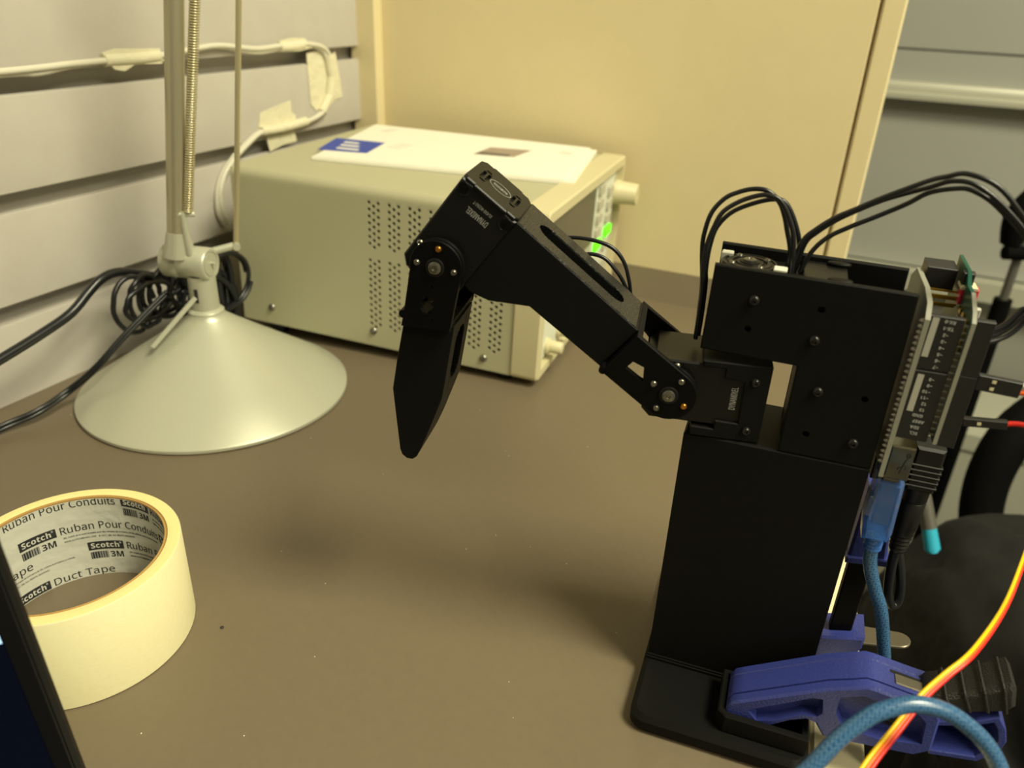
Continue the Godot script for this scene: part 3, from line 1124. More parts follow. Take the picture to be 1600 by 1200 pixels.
# ---- clamps -------------------------------------------------------------------------------------
func make_clamps() -> void:
	var o := thing("bar_clamp", "blue bar clamp with black grip pressing the robot arm's base down", "clamp", foot_f, "blue bar clamps")
	var jaw := pv([[36.6, 10.4], [36.3, 19.5], [38.0, 23.4], [41.5, 25.8], [70.7, 44.8], [78.7, 48.6], [83.4, 51.0], [87.0, 50.9], [98.0, 49.4], [107.3, 48.4], [110.0, 45.0], [111.0, 28.0], [106.1, 23.6], [87.4, 21.0], [74.0, 19.4], [70.0, 25.2], [66.5, 25.8], [61.0, 22.6], [52.0, 14.5], [44.0, 10.4]])
	var b := Build.new()
	b.prism(jaw, 11.0, 21.0)
	part(o, "jaw_core", b, M["clamp blue"])
	var front := pv([[44.5, 22.0], [66.5, 38.2], [70.2, 38.8], [71.4, 31.6], [69.6, 29.0], [64.5, 28.0], [55.5, 20.6], [48.5, 17.6]])
	var back := pv([[75.6, 42.4], [83.6, 46.4], [90.5, 45.0], [103.0, 44.6], [106.0, 41.4], [107.2, 30.6], [92.6, 26.8], [79.4, 27.8], [75.8, 34.0]])
	for z in [21.0, 5.8]:
		b = Build.new()
		b.prism(jaw, z, z + 5.2, 0.9, [front, back])
		part(o, "jaw_rib", b, M["clamp blue"])
	b = Build.new()
	b.at(Transform3D(LIE_Z, Vector3(95.6, 35.5, 21.0))).lathe([Vector2(0, 0), Vector2(4.4, 0), Vector2(4.4, 0.9), Vector2(3.2, 0.9), Vector2(3.0, 0.4), Vector2(2.4, 1.3), Vector2(0.9, 1.3), Vector2(0.8, 0.3), Vector2(0, 0.3)], 24)
	part(o, "pivot_screw", b, M["dark screw"])
	# release lever showing in its slit on the sloping top
	b = Build.new()
	b.at(Transform3D(Basis(Vector3.BACK, -0.11), Vector3(100.0, 49.3, 16.5))).box(Vector3(-6.2, -1.0, -2.6), Vector3(6.2, 0.5, 2.6), 0.4)
	part(o, "release_lever", b, M["clamp steel"])
	b = Build.new()
	b.at(Transform3D(Basis(Vector3.BACK, -0.12), Vector3(97.6, 49.4, 13.2))).box(Vector3(-5.4, -0.6, -0.8), Vector3(8.0, 0.25, 0.8))
	part(o, "lever_slit", b, M["black rubber"])
	b = Build.new()
	b.prism(pv([[103.0, 47.5], [104.5, 51.5], [110.7, 55.2], [120.0, 61.4], [127.2, 68.2], [129.6, 65.4], [131.6, 57.4], [129.6, 54.0], [118.3, 48.8], [110.6, 46.2]]), 8.5, 23.8, 1.6)
	part(o, "grip", b, M["clamp grip"])
	for i in 4:
		b = Build.new()
		var s := i / 3.0
		b.tube(vv([[109.4 + 15.6 * s, 54.9 + 11.6 * s, 9.6], [109.4 + 15.6 * s, 54.8 + 11.4 * s, 22.8], [110.0 + 16.0 * s, 53.4 + 10.6 * s, 24.0], [113.2 + 16.0 * s, 48.6 + 6.0 * s, 24.0]]), 0.55, 6, 1)
		part(o, "grip_ridge", b, M["clamp grip"])
	b = Build.new()
	b.prism(pv([[109.8, 42.6], [120.8, 47.0], [127.6, 52.4], [131.2, 47.4], [133.0, 41.6], [132.4, 37.0], [126.9, 28.2], [111.0, 25.0]]), 7.5, 9.2, 0.5)
	b.prism(pv([[109.8, 42.6], [120.8, 47.0], [127.6, 52.4], [131.2, 47.4], [133.0, 41.6], [132.4, 37.0], [126.9, 28.2], [111.0, 25.0], [111.0, 27.4], [125.6, 30.4], [130.2, 37.6], [130.6, 41.2], [129.0, 46.0], [126.8, 49.0], [121.0, 44.6], [110.0, 40.0]]), 9.2, 24.5, 0.4)
	part(o, "trigger_guard", b, M["clamp blue"])
	b = Build.new()
	b.box(Vector3(97.2, -150, 13.5), Vector3(106.5, 30, 18.5), 0.6)
	part(o, "bar", b, M["black metal"])
	b = Build.new()
	b.prism(pv([[40, -38], [44, -30], [110, -46], [110, -72], [92, -74], [44, -46]]), 8, 24, 1.5)
	part(o, "lower_jaw", b, M["clamp blue"])
	b = Build.new()
	b.box(Vector3(40, -30.5, 7), Vector3(58, -25.1, 25), 1)
	part(o, "lower_pad", b, M["black rubber"])
	b = Build.new()
	b.box(Vector3(36.9, 9.3, 7.4), Vector3(50, 10.2, 24.6), 0.2)
	part(o, "pad", b, M["black rubber"])

	o = thing("bar_clamp", "blue bar clamp standing upright behind the robot arm's column", "clamp", foot_f, "blue bar clamps")
	b = Build.new()
	b.box(Vector3(77.2, 2, -47), Vector3(86.6, 62, -41), 0.5)
	part(o, "bar", b, M["black metal"])
	b = Build.new()
	b.prism(pv([[75.0, 62], [90.6, 64.5], [89.6, 71.0], [87.5, 90], [84.0, 101], [75.4, 100]]), -54, -36, 1.2)
	b.prism(pv([[74.6, 60.0], [91.4, 62.6], [91.2, 66.2], [74.6, 63.6]]), -55, -35, 0.6)
	part(o, "head", b, M["clamp blue"])
	b = Build.new()
	b.at(Transform3D(Basis(Vector3.BACK, -0.14), Vector3(75.6, 86.5, -35.9))).box(Vector3(0, 0, 0), Vector3(3.0, 9.4, 0.5), 0.1)
	part(o, "sticker", b, M["white plastic"], "pale sticker")
	b = Build.new()
	b.prism(pv([[62, 9.4], [62, 13.5], [76.5, 16.0], [88, 19.5], [92, 20.6], [92, 14], [86.8, 3], [72, 2.5], [71.6, 9.4]]), -54, -36, 1.0)
	part(o, "jaw", b, M["clamp blue"])
	b = Build.new()
	b.at(Transform3D(PLAN, Vector3(0, 0, 0)))
	var tongue := PackedVector2Array()
	for i in 9:
		tongue.append(Vector2(105.5, 43) + Vector2.from_angle(-PI / 2 + PI * i / 8.0) * 5.0)
	tongue.append_array(pv([[88.0, 49], [88.0, 37]]))
	b.at(Transform3D(Basis(Vector3.BACK, 0.16) * PLAN, Vector3(-1.0, 4.4, 0) - Vector3(0, 15.0, 0) + Vector3(4, 12, 0))).prism(tongue, 0, 1.6, 0.4)
	part(o, "release_lever", b, M["clamp steel"], "steel release lever")


# ---- bench power supply -------------------------------------------------------------------------
func make_power_supply() -> void:
	var f := Transform3D(Basis(Vector3.UP, -0.3305) * Basis(Vector3.BACK, -0.0222), Vector3(16.7, 0, -542.9))
	var o := thing("power_supply", "beige bench power supply with perforated side behind the arm", "power supply", f)
	var along := Basis(Vector3(0, 0, -1), Vector3(0, 1, 0), Vector3(1, 0, 0))   # outlines in (depth, height) pushed along x
	var b := Build.new()
	# folded sheet cover: near edge, roof and far side
	var outer := []
	var inner := []
	for i in 7:
		var an := PI - PI / 2 * i / 6.0
		outer.append([7.0 + cos(an) * 7.0, 130.5 + sin(an) * 7.0])
		inner.append([7.0 + cos(an) * 5.8, 130.5 + sin(an) * 5.8])
	for i in 7:
		var an := PI / 2 - PI / 2 * i / 6.0
		outer.append([229.9 + cos(an) * 7.0, 130.5 + sin(an) * 7.0])
		inner.append([229.9 + cos(an) * 5.8, 130.5 + sin(an) * 5.8])
	outer.append([236.9, 8.0])
	inner.append([235.7, 8.0])
	inner.reverse()
	b.at(Transform3D(along, Vector3.ZERO)).prism(pv([[0, 128.0]] + outer + inner + [[1.2, 128.0]]), -265.6, -19)
	part(o, "cover", b, M["psu cover"])
	b = Build.new()
	b.box(Vector3(-265.6, 7, -236.9), Vector3(-19, 8.2, 0))
	b.box(Vector3(-265.6, 8.2, -235.6), Vector3(-264, 136, -1.2))
	part(o, "chassis", b, M["psu cover"])
	b = Build.new()
	b.box(Vector3(-262, 9, -200), Vector3(-30, 125, -14))
	part(o, "inner_frame", b, M["psu inside"])
	# near side sheet, drilled in two rows of seven groups
	b = Build.new()
	var zf := 0.0
	var zb := -1.2
	var put := func(x0: float, y0: float, x1: float, y1: float) -> void:
		if x1 - x0 > 0.001 and y1 - y0 > 0.001:
			b.flat(Vector3(x0, y0, zf), Vector3(x1, y0, zf), Vector3(x1, y1, zf), Vector3(x0, y1, zf), Vector3.BACK)
			b.flat(Vector3(x0, y0, zb), Vector3(x1, y0, zb), Vector3(x1, y1, zb), Vector3(x0, y1, zb), Vector3.FORWARD)
	var pitch := 5.35
	var step := 3.9
	var left := -265.6
	for gi in 7:
		var cx := -137.3 + 17.15 * gi
		for ci in 3:
			var x0 := cx + (ci - 1.5) * step
			var x1 := x0 + step
			put.call(left, 8.0, x0, 128.0)
			left = x1
			var y := 8.0
			for row in [[24.0, 11], [91.0, 7]]:
				var start: float = row[0] + (0.0 if ci == 1 else pitch * 0.5)
				var count: int = row[1]
				put.call(x0, y, x1, start - pitch * 0.5)
				for h in count:
					var c := Vector2((x0 + x1) * 0.5, start + pitch * h)
					var rim := disc(c, 1.45, 12)
					var cell := []
					for i in 12:
						var d := Vector2.from_angle(TAU * i / 12)
						var k := minf(step * 0.5 / maxf(absf(d.x), 1e-4), pitch * 0.5 / maxf(absf(d.y), 1e-4))
						cell.append(c + d * k)
					# snap to the cell's corners
					for q in [[1, 1, 1], [-1, 1, 5], [-1, -1, 7], [1, -1, 11]]:
						cell[q[2]] = c + Vector2(q[0] * step * 0.5, q[1] * pitch * 0.5)
					for i in 12:
						var j := (i + 1) % 12
						for z in [[zf, Vector3.BACK], [zb, Vector3.FORWARD]]:
							b.flat(Vector3(rim[i].x, rim[i].y, z[0]), Vector3(rim[j].x, rim[j].y, z[0]), Vector3(cell[j].x, cell[j].y, z[0]), Vector3(cell[i].x, cell[i].y, z[0]), z[1])
						var m := -Vector3(rim[i].x + rim[j].x - 2 * c.x, rim[i].y + rim[j].y - 2 * c.y, 0).normalized()
						b.flat(Vector3(rim[i].x, rim[i].y, zf), Vector3(rim[j].x, rim[j].y, zf), Vector3(rim[j].x, rim[j].y, zb), Vector3(rim[i].x, rim[i].y, zb), m)
				y = start + pitch * (count - 0.5)
			put.call(x0, y, x1, 128.0)
	put.call(left, 8.0, -19.0, 128.0)
	part(o, "side_sheet", b, M["psu cover"], "side sheet with rows of ventilation holes")
	for s in [[-236.9, 21.8], [-139.6, 20.0], [-42.8, 16.8]]:
		b = Build.new()
		b.at(Transform3D(LIE_Z, Vector3(s[0], s[1], 0))).lathe([Vector2(0, 0), Vector2(3.1, 0), Vector2(2.7, 1.0), Vector2(1.6, 1.7), Vector2(0, 1.9)], 16)
		part(o, "screw", b, M["steel screw"])
	# front bezel frame and what sits in it
	b = Build.new()
	b.at(Transform3D(along, Vector3.ZERO)).prism(rect(-1.5, 5.5, 238.4, 139.2, 5, 5), -20, 2.5, 1.4, [rect(7, 13, 231, 130.5, 2)])
	part(o, "bezel", b, M["psu bezel"])
	b = Build.new()
	b.at(Transform3D(along, Vector3.ZERO)).prism(rect(6, 12, 232, 131.5), -12, -3.0)
	part(o, "front_panel", b, M["psu front"])
	b = Build.new()
	b.at(Transform3D(along, Vector3.ZERO)).prism(rect(14, 76, 148, 129.5, 2), -3.2, -1.4, 0.4)
	part(o, "display", b, M["psu display"], "dark grey display window")
	b = Build.new()
	b.at(Transform3D(along, Vector3.ZERO)).prism(rect(152, 44, 219, 129, 2), -3.2, -1.8, 0.3)
	part(o, "key_panel", b, M["psu white"])
	for i in 2:
		for k in 5:
			b = Build.new()
			var lit := (i == 1 and k == 1) or (i == 0 and (k == 0))
			b.at(Transform3D(along, Vector3.ZERO)).prism(rect(157 + 36.0 * i, 64 + 13.0 * k - 4.5 + (5.0 if i == 0 else 0.0) - (3.0 if i == 1 else 0.0), 171 + 36.0 * i + (8.0 if lit else 0.0), 64 + 13.0 * k + 4.5 + (5.0 if i == 0 else 0.0) - (3.0 if i == 1 else 0.0), 1.5), -1.9, 1.0, 0.5)
			part(o, "key", b, M["green led"] if lit else M["psu front"], "glowing green key" if lit else "")
	b = Build.new()
	b.at(Transform3D(Basis(Vector3.BACK, -PI / 2), Vector3(-2.0, 106, -226))).lathe([Vector2(11.5, 0), Vector2(11.5, 4), Vector2(10.6, 5), Vector2(10.0, 21), Vector2(9.0, 22.2), Vector2(0, 22.2)], 28)
	part(o, "knob", b, M["psu bezel"])
	for q in [[10, 84], [90, 60]]:
		b = Build.new()
		b.at(Transform3D(along, Vector3.ZERO)).prism(rect(q[0], 16, q[0] + q[1], 52, 2), -3.2, -1.4, 0.4)
		part(o, "terminal_panel", b, M["psu white"])
	for q in [[31, 24, 0], [62, 26, 1], [112, 26, 2], [140, 26, 2]]:
		b = Build.new()
		b.at(Transform3D(Basis(Vector3.BACK, -PI / 2), Vector3(-1.6, q[1], -q[0]))).lathe([Vector2(6.5, 0), Vector2(6.5, 3), Vector2(5.2, 4), Vector2(5.0, 13), Vector2(4.0, 14), Vector2(0, 14)], 20)
		part(o, "binding_post", b, [M["psu bezel"], M["psu bezel"], M["red plastic"]][q[2]])
	for x in [-28.0, -240.0]:
		for z in [-14.0, -222.0]:
			b = Build.new()
			b.at(Transform3D(Basis(), Vector3(x, 0, z))).lathe([Vector2(0, x * 0.0222 + 0.1), Vector2(7.5, x * 0.0222 + 0.1), Vector2(8.2, 7.0), Vector2(0, 7.0)], 18)
			part(o, "foot", b, M["black rubber"])

	# booklet lying on top
	o = thing("booklet", "white printed booklet with a blue block lying on the power supply", "booklet", f)
	var lay := Transform3D(PLAN, Vector3.ZERO)
	b = Build.new()
	b.at(lay).prism(pv([[-223, 51], [-254, 213], [-26, 235], [-8, 94]]), 137.7, 140.6, 0.3)
	part(o, "pages", b, M["paper"])
	b = Build.new()
	b.at(lay).prism(pv([[-222, 53], [-253, 214.5], [-33, 237], [-16, 93]]), 140.6, 141.6, 0.2)
	part(o, "cover", b, M["paper"])
	b = Build.new()
	b.at(lay).prism(pv([[-232, 74], [-246, 128], [-200, 136], [-191, 86]]), 141.6, 141.75)
	part(o, "blue_block", b, M["blue print"], "blue printed block")
	b = Build.new()
	for i in 3:
		b.at(lay * Transform3D(Basis(Vector3.BACK, 0.16), Vector3(-222 - 4.0 * i, 87 + 13.0 * i, 141.7))).box(Vector3(0, 0, 0), Vector3(20 - 3.0 * i, 6, 0.12))
	part(o, "block_lettering", b, M["paper"])
	b = Build.new()
	b.at(lay).prism(pv([[-114, 146], [-113, 178], [-76, 188], [-80, 149]]), 141.6, 141.72)
	part(o, "picture", b, M["photo print"], "faded brown picture")
	b = Build.new()
	b.at(lay).prism(pv([[-114.2, 140], [-113.5, 154], [-86, 158], [-84, 148]]), 141.7, 141.82)
	part(o, "picture_foot", b, M["photo print dark"])
	b = Build.new()
	for i in 3:
		b.at(lay * Transform3D(Basis(Vector3.BACK, 0.1), Vector3(-190 + i, 120 + 9.0 * i, 141.6))).box(Vector3(0, 0, 0), Vector3(14, 0.8, 0.1))
		b.at(lay * Transform3D(Basis(Vector3.BACK, 0.1), Vector3(-232 + i, 186 + 6.0 * i, 141.6))).box(Vector3(0, 0, 0), Vector3(10, 0.8, 0.1))
		b.at(lay * Transform3D(Basis(Vector3.BACK, 1.45), Vector3(-50 + 4.0 * i, 190, 141.6))).box(Vector3(0, 0, 0), Vector3(14, 0.8, 0.1))
	part(o, "small_print", b, M["ink grey"])


# ---- desk lamp ----------------------------------------------------------------------------------
func make_lamp() -> void:
	var across := Vector3(0.9203, 0, -0.3913)
	var to_eye := Vector3(0.3913, 0, 0.9203)
	# x across the view, y up, z towards the viewer
	var o := thing("desk_lamp", "silver desk lamp with wide cone base, spring and thin rod", "lamp", Transform3D(Basis(across, Vector3.UP, to_eye), Vector3(-221.5, 0, -521.0)))
	var b := Build.new()
	b.lathe([Vector2(0, 0.2), Vector2(94.5, 0.2), Vector2(95.6, 1.2), Vector2(95.6, 3.2), Vector2(94.0, 4.6), Vector2(70, 20.4), Vector2(45, 37.2), Vector2(24, 51.8), Vector2(15, 58.4), Vector2(12.6, 61), Vector2(12.2, 63)], 96)
	part(o, "base", b, M["lamp paint"])
	b = Build.new()
	b.lathe([Vector2(12.2, 61), Vector2(12.4, 63.5), Vector2(11.2, 64.8), Vector2(9.7, 65.4), Vector2(9.5, 90)], 32)
	part(o, "neck", b, M["lamp paint"])
	var ax := Vector3(0.835, 0, 0.55)
	b = Build.new()
	b.at(Transform3D(lie_along(ax), Vector3(0, 98.2, 0) - ax * 25.0)).lathe([Vector2(0, 0), Vector2(10.6, 0), Vector2(11.5, 1), Vector2(11.5, 12.6), Vector2(11.2, 13), Vector2(11.5, 13.4), Vector2(11.5, 33), Vector2(10.6, 34), Vector2(8.8, 34), Vector2(8.6, 33.4), Vector2(0, 33.4)], 40)
	part(o, "joint_barrel", b, M["lamp paint"])
	b = Build.new()
	b.at(Transform3D(lie_along(ax), Vector3(0, 98.2, 0) + ax * 8.2)).lathe([Vector2(8.2, 0), Vector2(8.0, 0.8), Vector2(0, 0.9)], 28)
	b.rod(Vector3(0, -4.0, 0.9), Vector3(0, 4.0, 0.9), 1.0, 8)
	part(o, "joint_cap", b, M["lamp paint"])
	# leaning pole, spring and rod share one slope
	var s := 0.1352
	var lean := func(x: float, y0: float, y: float) -> Vector3: return Vector3(x + (y - y0) * s, y, 0)
	b = Build.new()
	b.rod(lean.call(-12.0, 118.0, 104.0), lean.call(-12.0, 118.0, 430.0), 5.9, 28)
	part(o, "pole", b, M["lamp pole"])
	b = Build.new()
	b.rod(lean.call(-12.0, 118.0, 104.0), lean.call(-12.0, 118.0, 121.0), 8.6, 24, 6.4)
	part(o, "pole_socket", b, M["lamp paint"])
	b = Build.new()
	b.tube([Vector3(-4.5, 106, 4), Vector3(-5.6, 122, 4), Vector3(-6.0, 136, 4)], 3.4, 14, 3, 1.8)
	part(o, "spring_lug", b, M["lamp paint"])
	b = Build.new()
	b.rod(Vector3(-9.5, 134.4, 4), Vector3(1.5, 133.6, 4), 1.9, 12)
	part(o, "spring_pin", b, M["lamp paint"])
	b = Build.new()
	var helix := []
	var turns := 120
	for i in turns * 9:
		var y := 135.5 + i / 9.0 * 1.55
		var c: Vector3 = lean.call(-2.3, 136.0, y) + Vector3((y - 136.0) * 0.034, 0, 4)
		helix.append(c + Vector3(cos(TAU * i / 9.0) * 2.95, 0, sin(TAU * i / 9.0) * 2.95))
	b.tube(helix, 0.62, 6, 1)
	part(o, "spring", b, M["lamp rod"])
	b = Build.new()
	b.rod(Vector3(25.8, 106.5, -4), Vector3(25.8 + 290 * 0.1245, 396.5, -4), 1.9, 14)
	part(o, "rod", b, M["lamp rod"])
	b = Build.new()
	b.rod(Vector3(4, 103.5, -4), Vector3(24, 107.4, -4), 2.7, 12)
	b.rod(Vector3(26, 107.6, -7), Vector3(26, 107.6, 0.5), 2.6, 14)
	part(o, "rod_crank", b, M["lamp paint"])
	# flat steel tab hanging from the neck over the cone
	b = Build.new()
	var p := Vector3(-6.5, 75.5, 8.0)
	var q := Vector3(-38.0, 46.5, 17.0)
	var x := (q - p).normalized()
	var zz := x.cross(Vector3(0.2, 0.3, 1).normalized()).normalized()
	b.at(Transform3D(Basis(x, zz.cross(x).normalized(), zz), p)).box(Vector3(-1, -1.9, -1.5), Vector3((q - p).length(), 1.9, 1.5), 0.25)
	part(o, "tab", b, M["lamp paint"], "flat steel tab")
	b = Build.new()
	b.at(Transform3D(Basis(Vector3.UP, -0.5), Vector3(-4.7, 77.0, 7.6))).box(Vector3(-1.3, -5, 0), Vector3(1.3, 5, 1.2), 0.2)
	part(o, "neck_slot", b, M["ink"])


# ---- roll of tape -------------------------------------------------------------------------------
func make_tape_roll() -> void:
	var o := thing("tape_roll", "roll of pale yellow duct tape with printed grey core", "tape roll", Transform3D(Basis(), Vector3(-195.5, 0, -274.1)))
	var b := Build.new()
	b.lathe([Vector2(42.6, 0.1), Vector2(47.0, 0.1), Vector2(47.7, 0.6), Vector2(47.7, 47.2), Vector2(47.2, 47.8)], 120)
	part(o, "tape", b, M["tape film"])
	b = Build.new()
	b.lathe([Vector2(47.2, 47.8), Vector2(46.0, 48.0), Vector2(45.4, 47.85), Vector2(44.8, 48.05), Vector2(44.0, 47.8), Vector2(42.6, 48.0), Vector2(42.0, 47.8)], 120)
	part(o, "tape_edge", b, M["tape edge"])
	b = Build.new()
	b.lathe([Vector2(42.0, 47.8), Vector2(41.4, 47.3), Vector2(40.6, 47.6), Vector2(40.55, 46.9)], 120)
	b.lathe([Vector2(40.6, 0.1), Vector2(42.6, 0.1)], 120)
	part(o, "core_rim", b, M["cardboard"])
	b = Build.new()
	b.lathe([Vector2(40.55, 46.9), Vector2(40.5, 0.1)], 120)
	part(o, "core_paper", b, M["core paper"])
	var ink := Build.new()
	var white := Build.new()
	var grey := Build.new()
	var r := 40.45
	var place := func(x: float, y: float) -> Transform3D: return Transform3D(Basis(Vector3.UP, -x / 40.45), Vector3(0, y, 0))
	# bent rectangle on the drum
	var patch := func(bb: Build, x0: float, x1: float, y0: float, y1: float, lift: float) -> void:
		var k := maxi(1, int(ceil((x1 - x0) / 2.0)))
		bb.at(Transform3D())
		for i in k:
			var a := lerpf(x0, x1, float(i) / k) / r
			var c := lerpf(x0, x1, float(i + 1) / k) / r
			var na := Vector3(-sin(a), 0, cos(a))
			var nc := Vector3(-sin(c), 0, cos(c))
			var pa := -na * (r - lift)
			var pc := -nc * (r - lift)
			bb.quad(pa + Vector3(0, y0, 0), pc + Vector3(0, y0, 0), pc + Vector3(0, y1, 0), pa + Vector3(0, y1, 0), na, nc, nc, na)
	var title := func(x: float, y: float, words: String, width: float) -> void:
		ink.at(place.call(x, y)).text(words, 4.2, width, 0.06, r, false, 46.8 - y)
	var small := func(x: float, y: float, width: float, two: float) -> void:
		for q in [["3M, Scotch et le motif écossais sont des marques de commerce de 3M, utilisées sous licence au Canada.", width, 0.0], ["WWW.SCOTCHBRAND.COM    © 2017, 3M. ALL RIGHTS RESERVED.", two, -2.4]]:
			if y + q[2] > 0.6:
				ink.at(place.call(x, y + q[2])).text(q[0], 0.95, q[1], 0.05, r)
	var logo := func(x: float, y: float) -> void:
		patch.call(ink, x, x + 17.0, y, minf(y + 5.1, 46.8), 0.05)
		white.at(place.call(x + 1.3, y + 1.1)).text("Scotch", 3.1, 13.4, 0.12, r, true, 46.8 - y - 1.1)
		if y < 40.0:
			white.at(place.call(x + 15.0, y + 3.4)).text("®", 1.0, 1.0, 0.12, r)
		if y > 6.5:
			patch.call(ink, x + 0.4, x + 4.4, y - 5.4, y - 1.2, 0.05)
			patch.call(grey, x + 4.4, x + 8.6, y - 5.4, y - 1.2, 0.05)
			for i in 3:
				patch.call(grey, x + 0.8 + 1.2 * i, x + 1.2 + 1.2 * i, y - 5.4, y - 1.2, 0.09)
				patch.call(ink, x + 5.0 + 1.2 * i, x + 5.4 + 1.2 * i, y - 5.4, y - 1.2, 0.09)
			ink.at(place.call(x + 9.6, y - 5.2)).text("3M", 3.6, 6.4, 0.06, r, true)
	# rows wind round the core, each shifted from the one below
	for row in [[28.6, -44.3], [15.9, -15.4], [0.6, -52.4], [42.9, 5.2]]:
		var y: float = row[0]
		var french := y > 20.0 or absf(y - 15.9) < 0.1
		for k in 3:
			var x: float = row[1] + 72.0 * (k - 1) * 1.0
			var long: bool = french if (k % 2 == 1) else not french
			if y > 40.0 and k == 0:
				continue
			logo.call(x, y)
			title.call(x + 18.8, y + 0.4, "Ruban Pour Conduits" if long else "Duct Tape", 52.0 if long else 28.0)
			small.call(x + 19.4, y - 2.4, 50.0 if long else 46.0, 34.0)
	# the topmost row is cut off by the core's rim
	ink.at(place.call(-48.5, 43.3)).text("Ruban Pour Conduits", 4.2, 50.6, 0.06, r, false, 3.5)
	part(o, "core_lettering", ink, M["ink"])
	part(o, "core_logo_lettering", white, M["core paper"])
	part(o, "core_blocks", grey, M["ink grey"]).set_meta("kind", "stuff")


# ---- laptop at the near left --------------------------------------------------------------------
func make_laptop() -> void:
	var f := face_frame(Vector3(-137.6, 0, -168.1), -0.25)
	var o := thing("laptop", "dark laptop with its screen up at the near left corner", "laptop", f)
	var b := Build.new()
	b.box(Vector3(-300, 0.2, -4), Vector3(2.5, 12, 205), 2)
	part(o, "base", b, M["laptop shell"])
	var lid := Transform3D(Basis(Vector3.BACK, 0.038), Vector3(3.4, 12, 0))
	b = Build.new()
	b.at(lid).box(Vector3(-300, 0, -4.5), Vector3(0, 196, 0), 1.2)
	part(o, "lid", b, M["laptop shell"])
	b = Build.new()
	b.at(lid).prism(rect(-298.5, 4, -1.5, 194.5, 2), 0, 0.8, 0.3, [rect(-291, 14, -6.6, 188)])
	part(o, "screen_bezel", b, M["laptop shell"])
	b = Build.new()
	b.at(lid).prism(rect(-291, 14, -6.6, 188), -0.2, 0.3)
	part(o, "screen", b, M["screen dark"], "dark screen")
	b = Build.new()
	b.at(lid).prism(rect(-200, 92.2, -7.4, 96.9), 0.3, 0.36)
	part(o, "screen_window", b, M["screen bright"], "bright strip on the screen")


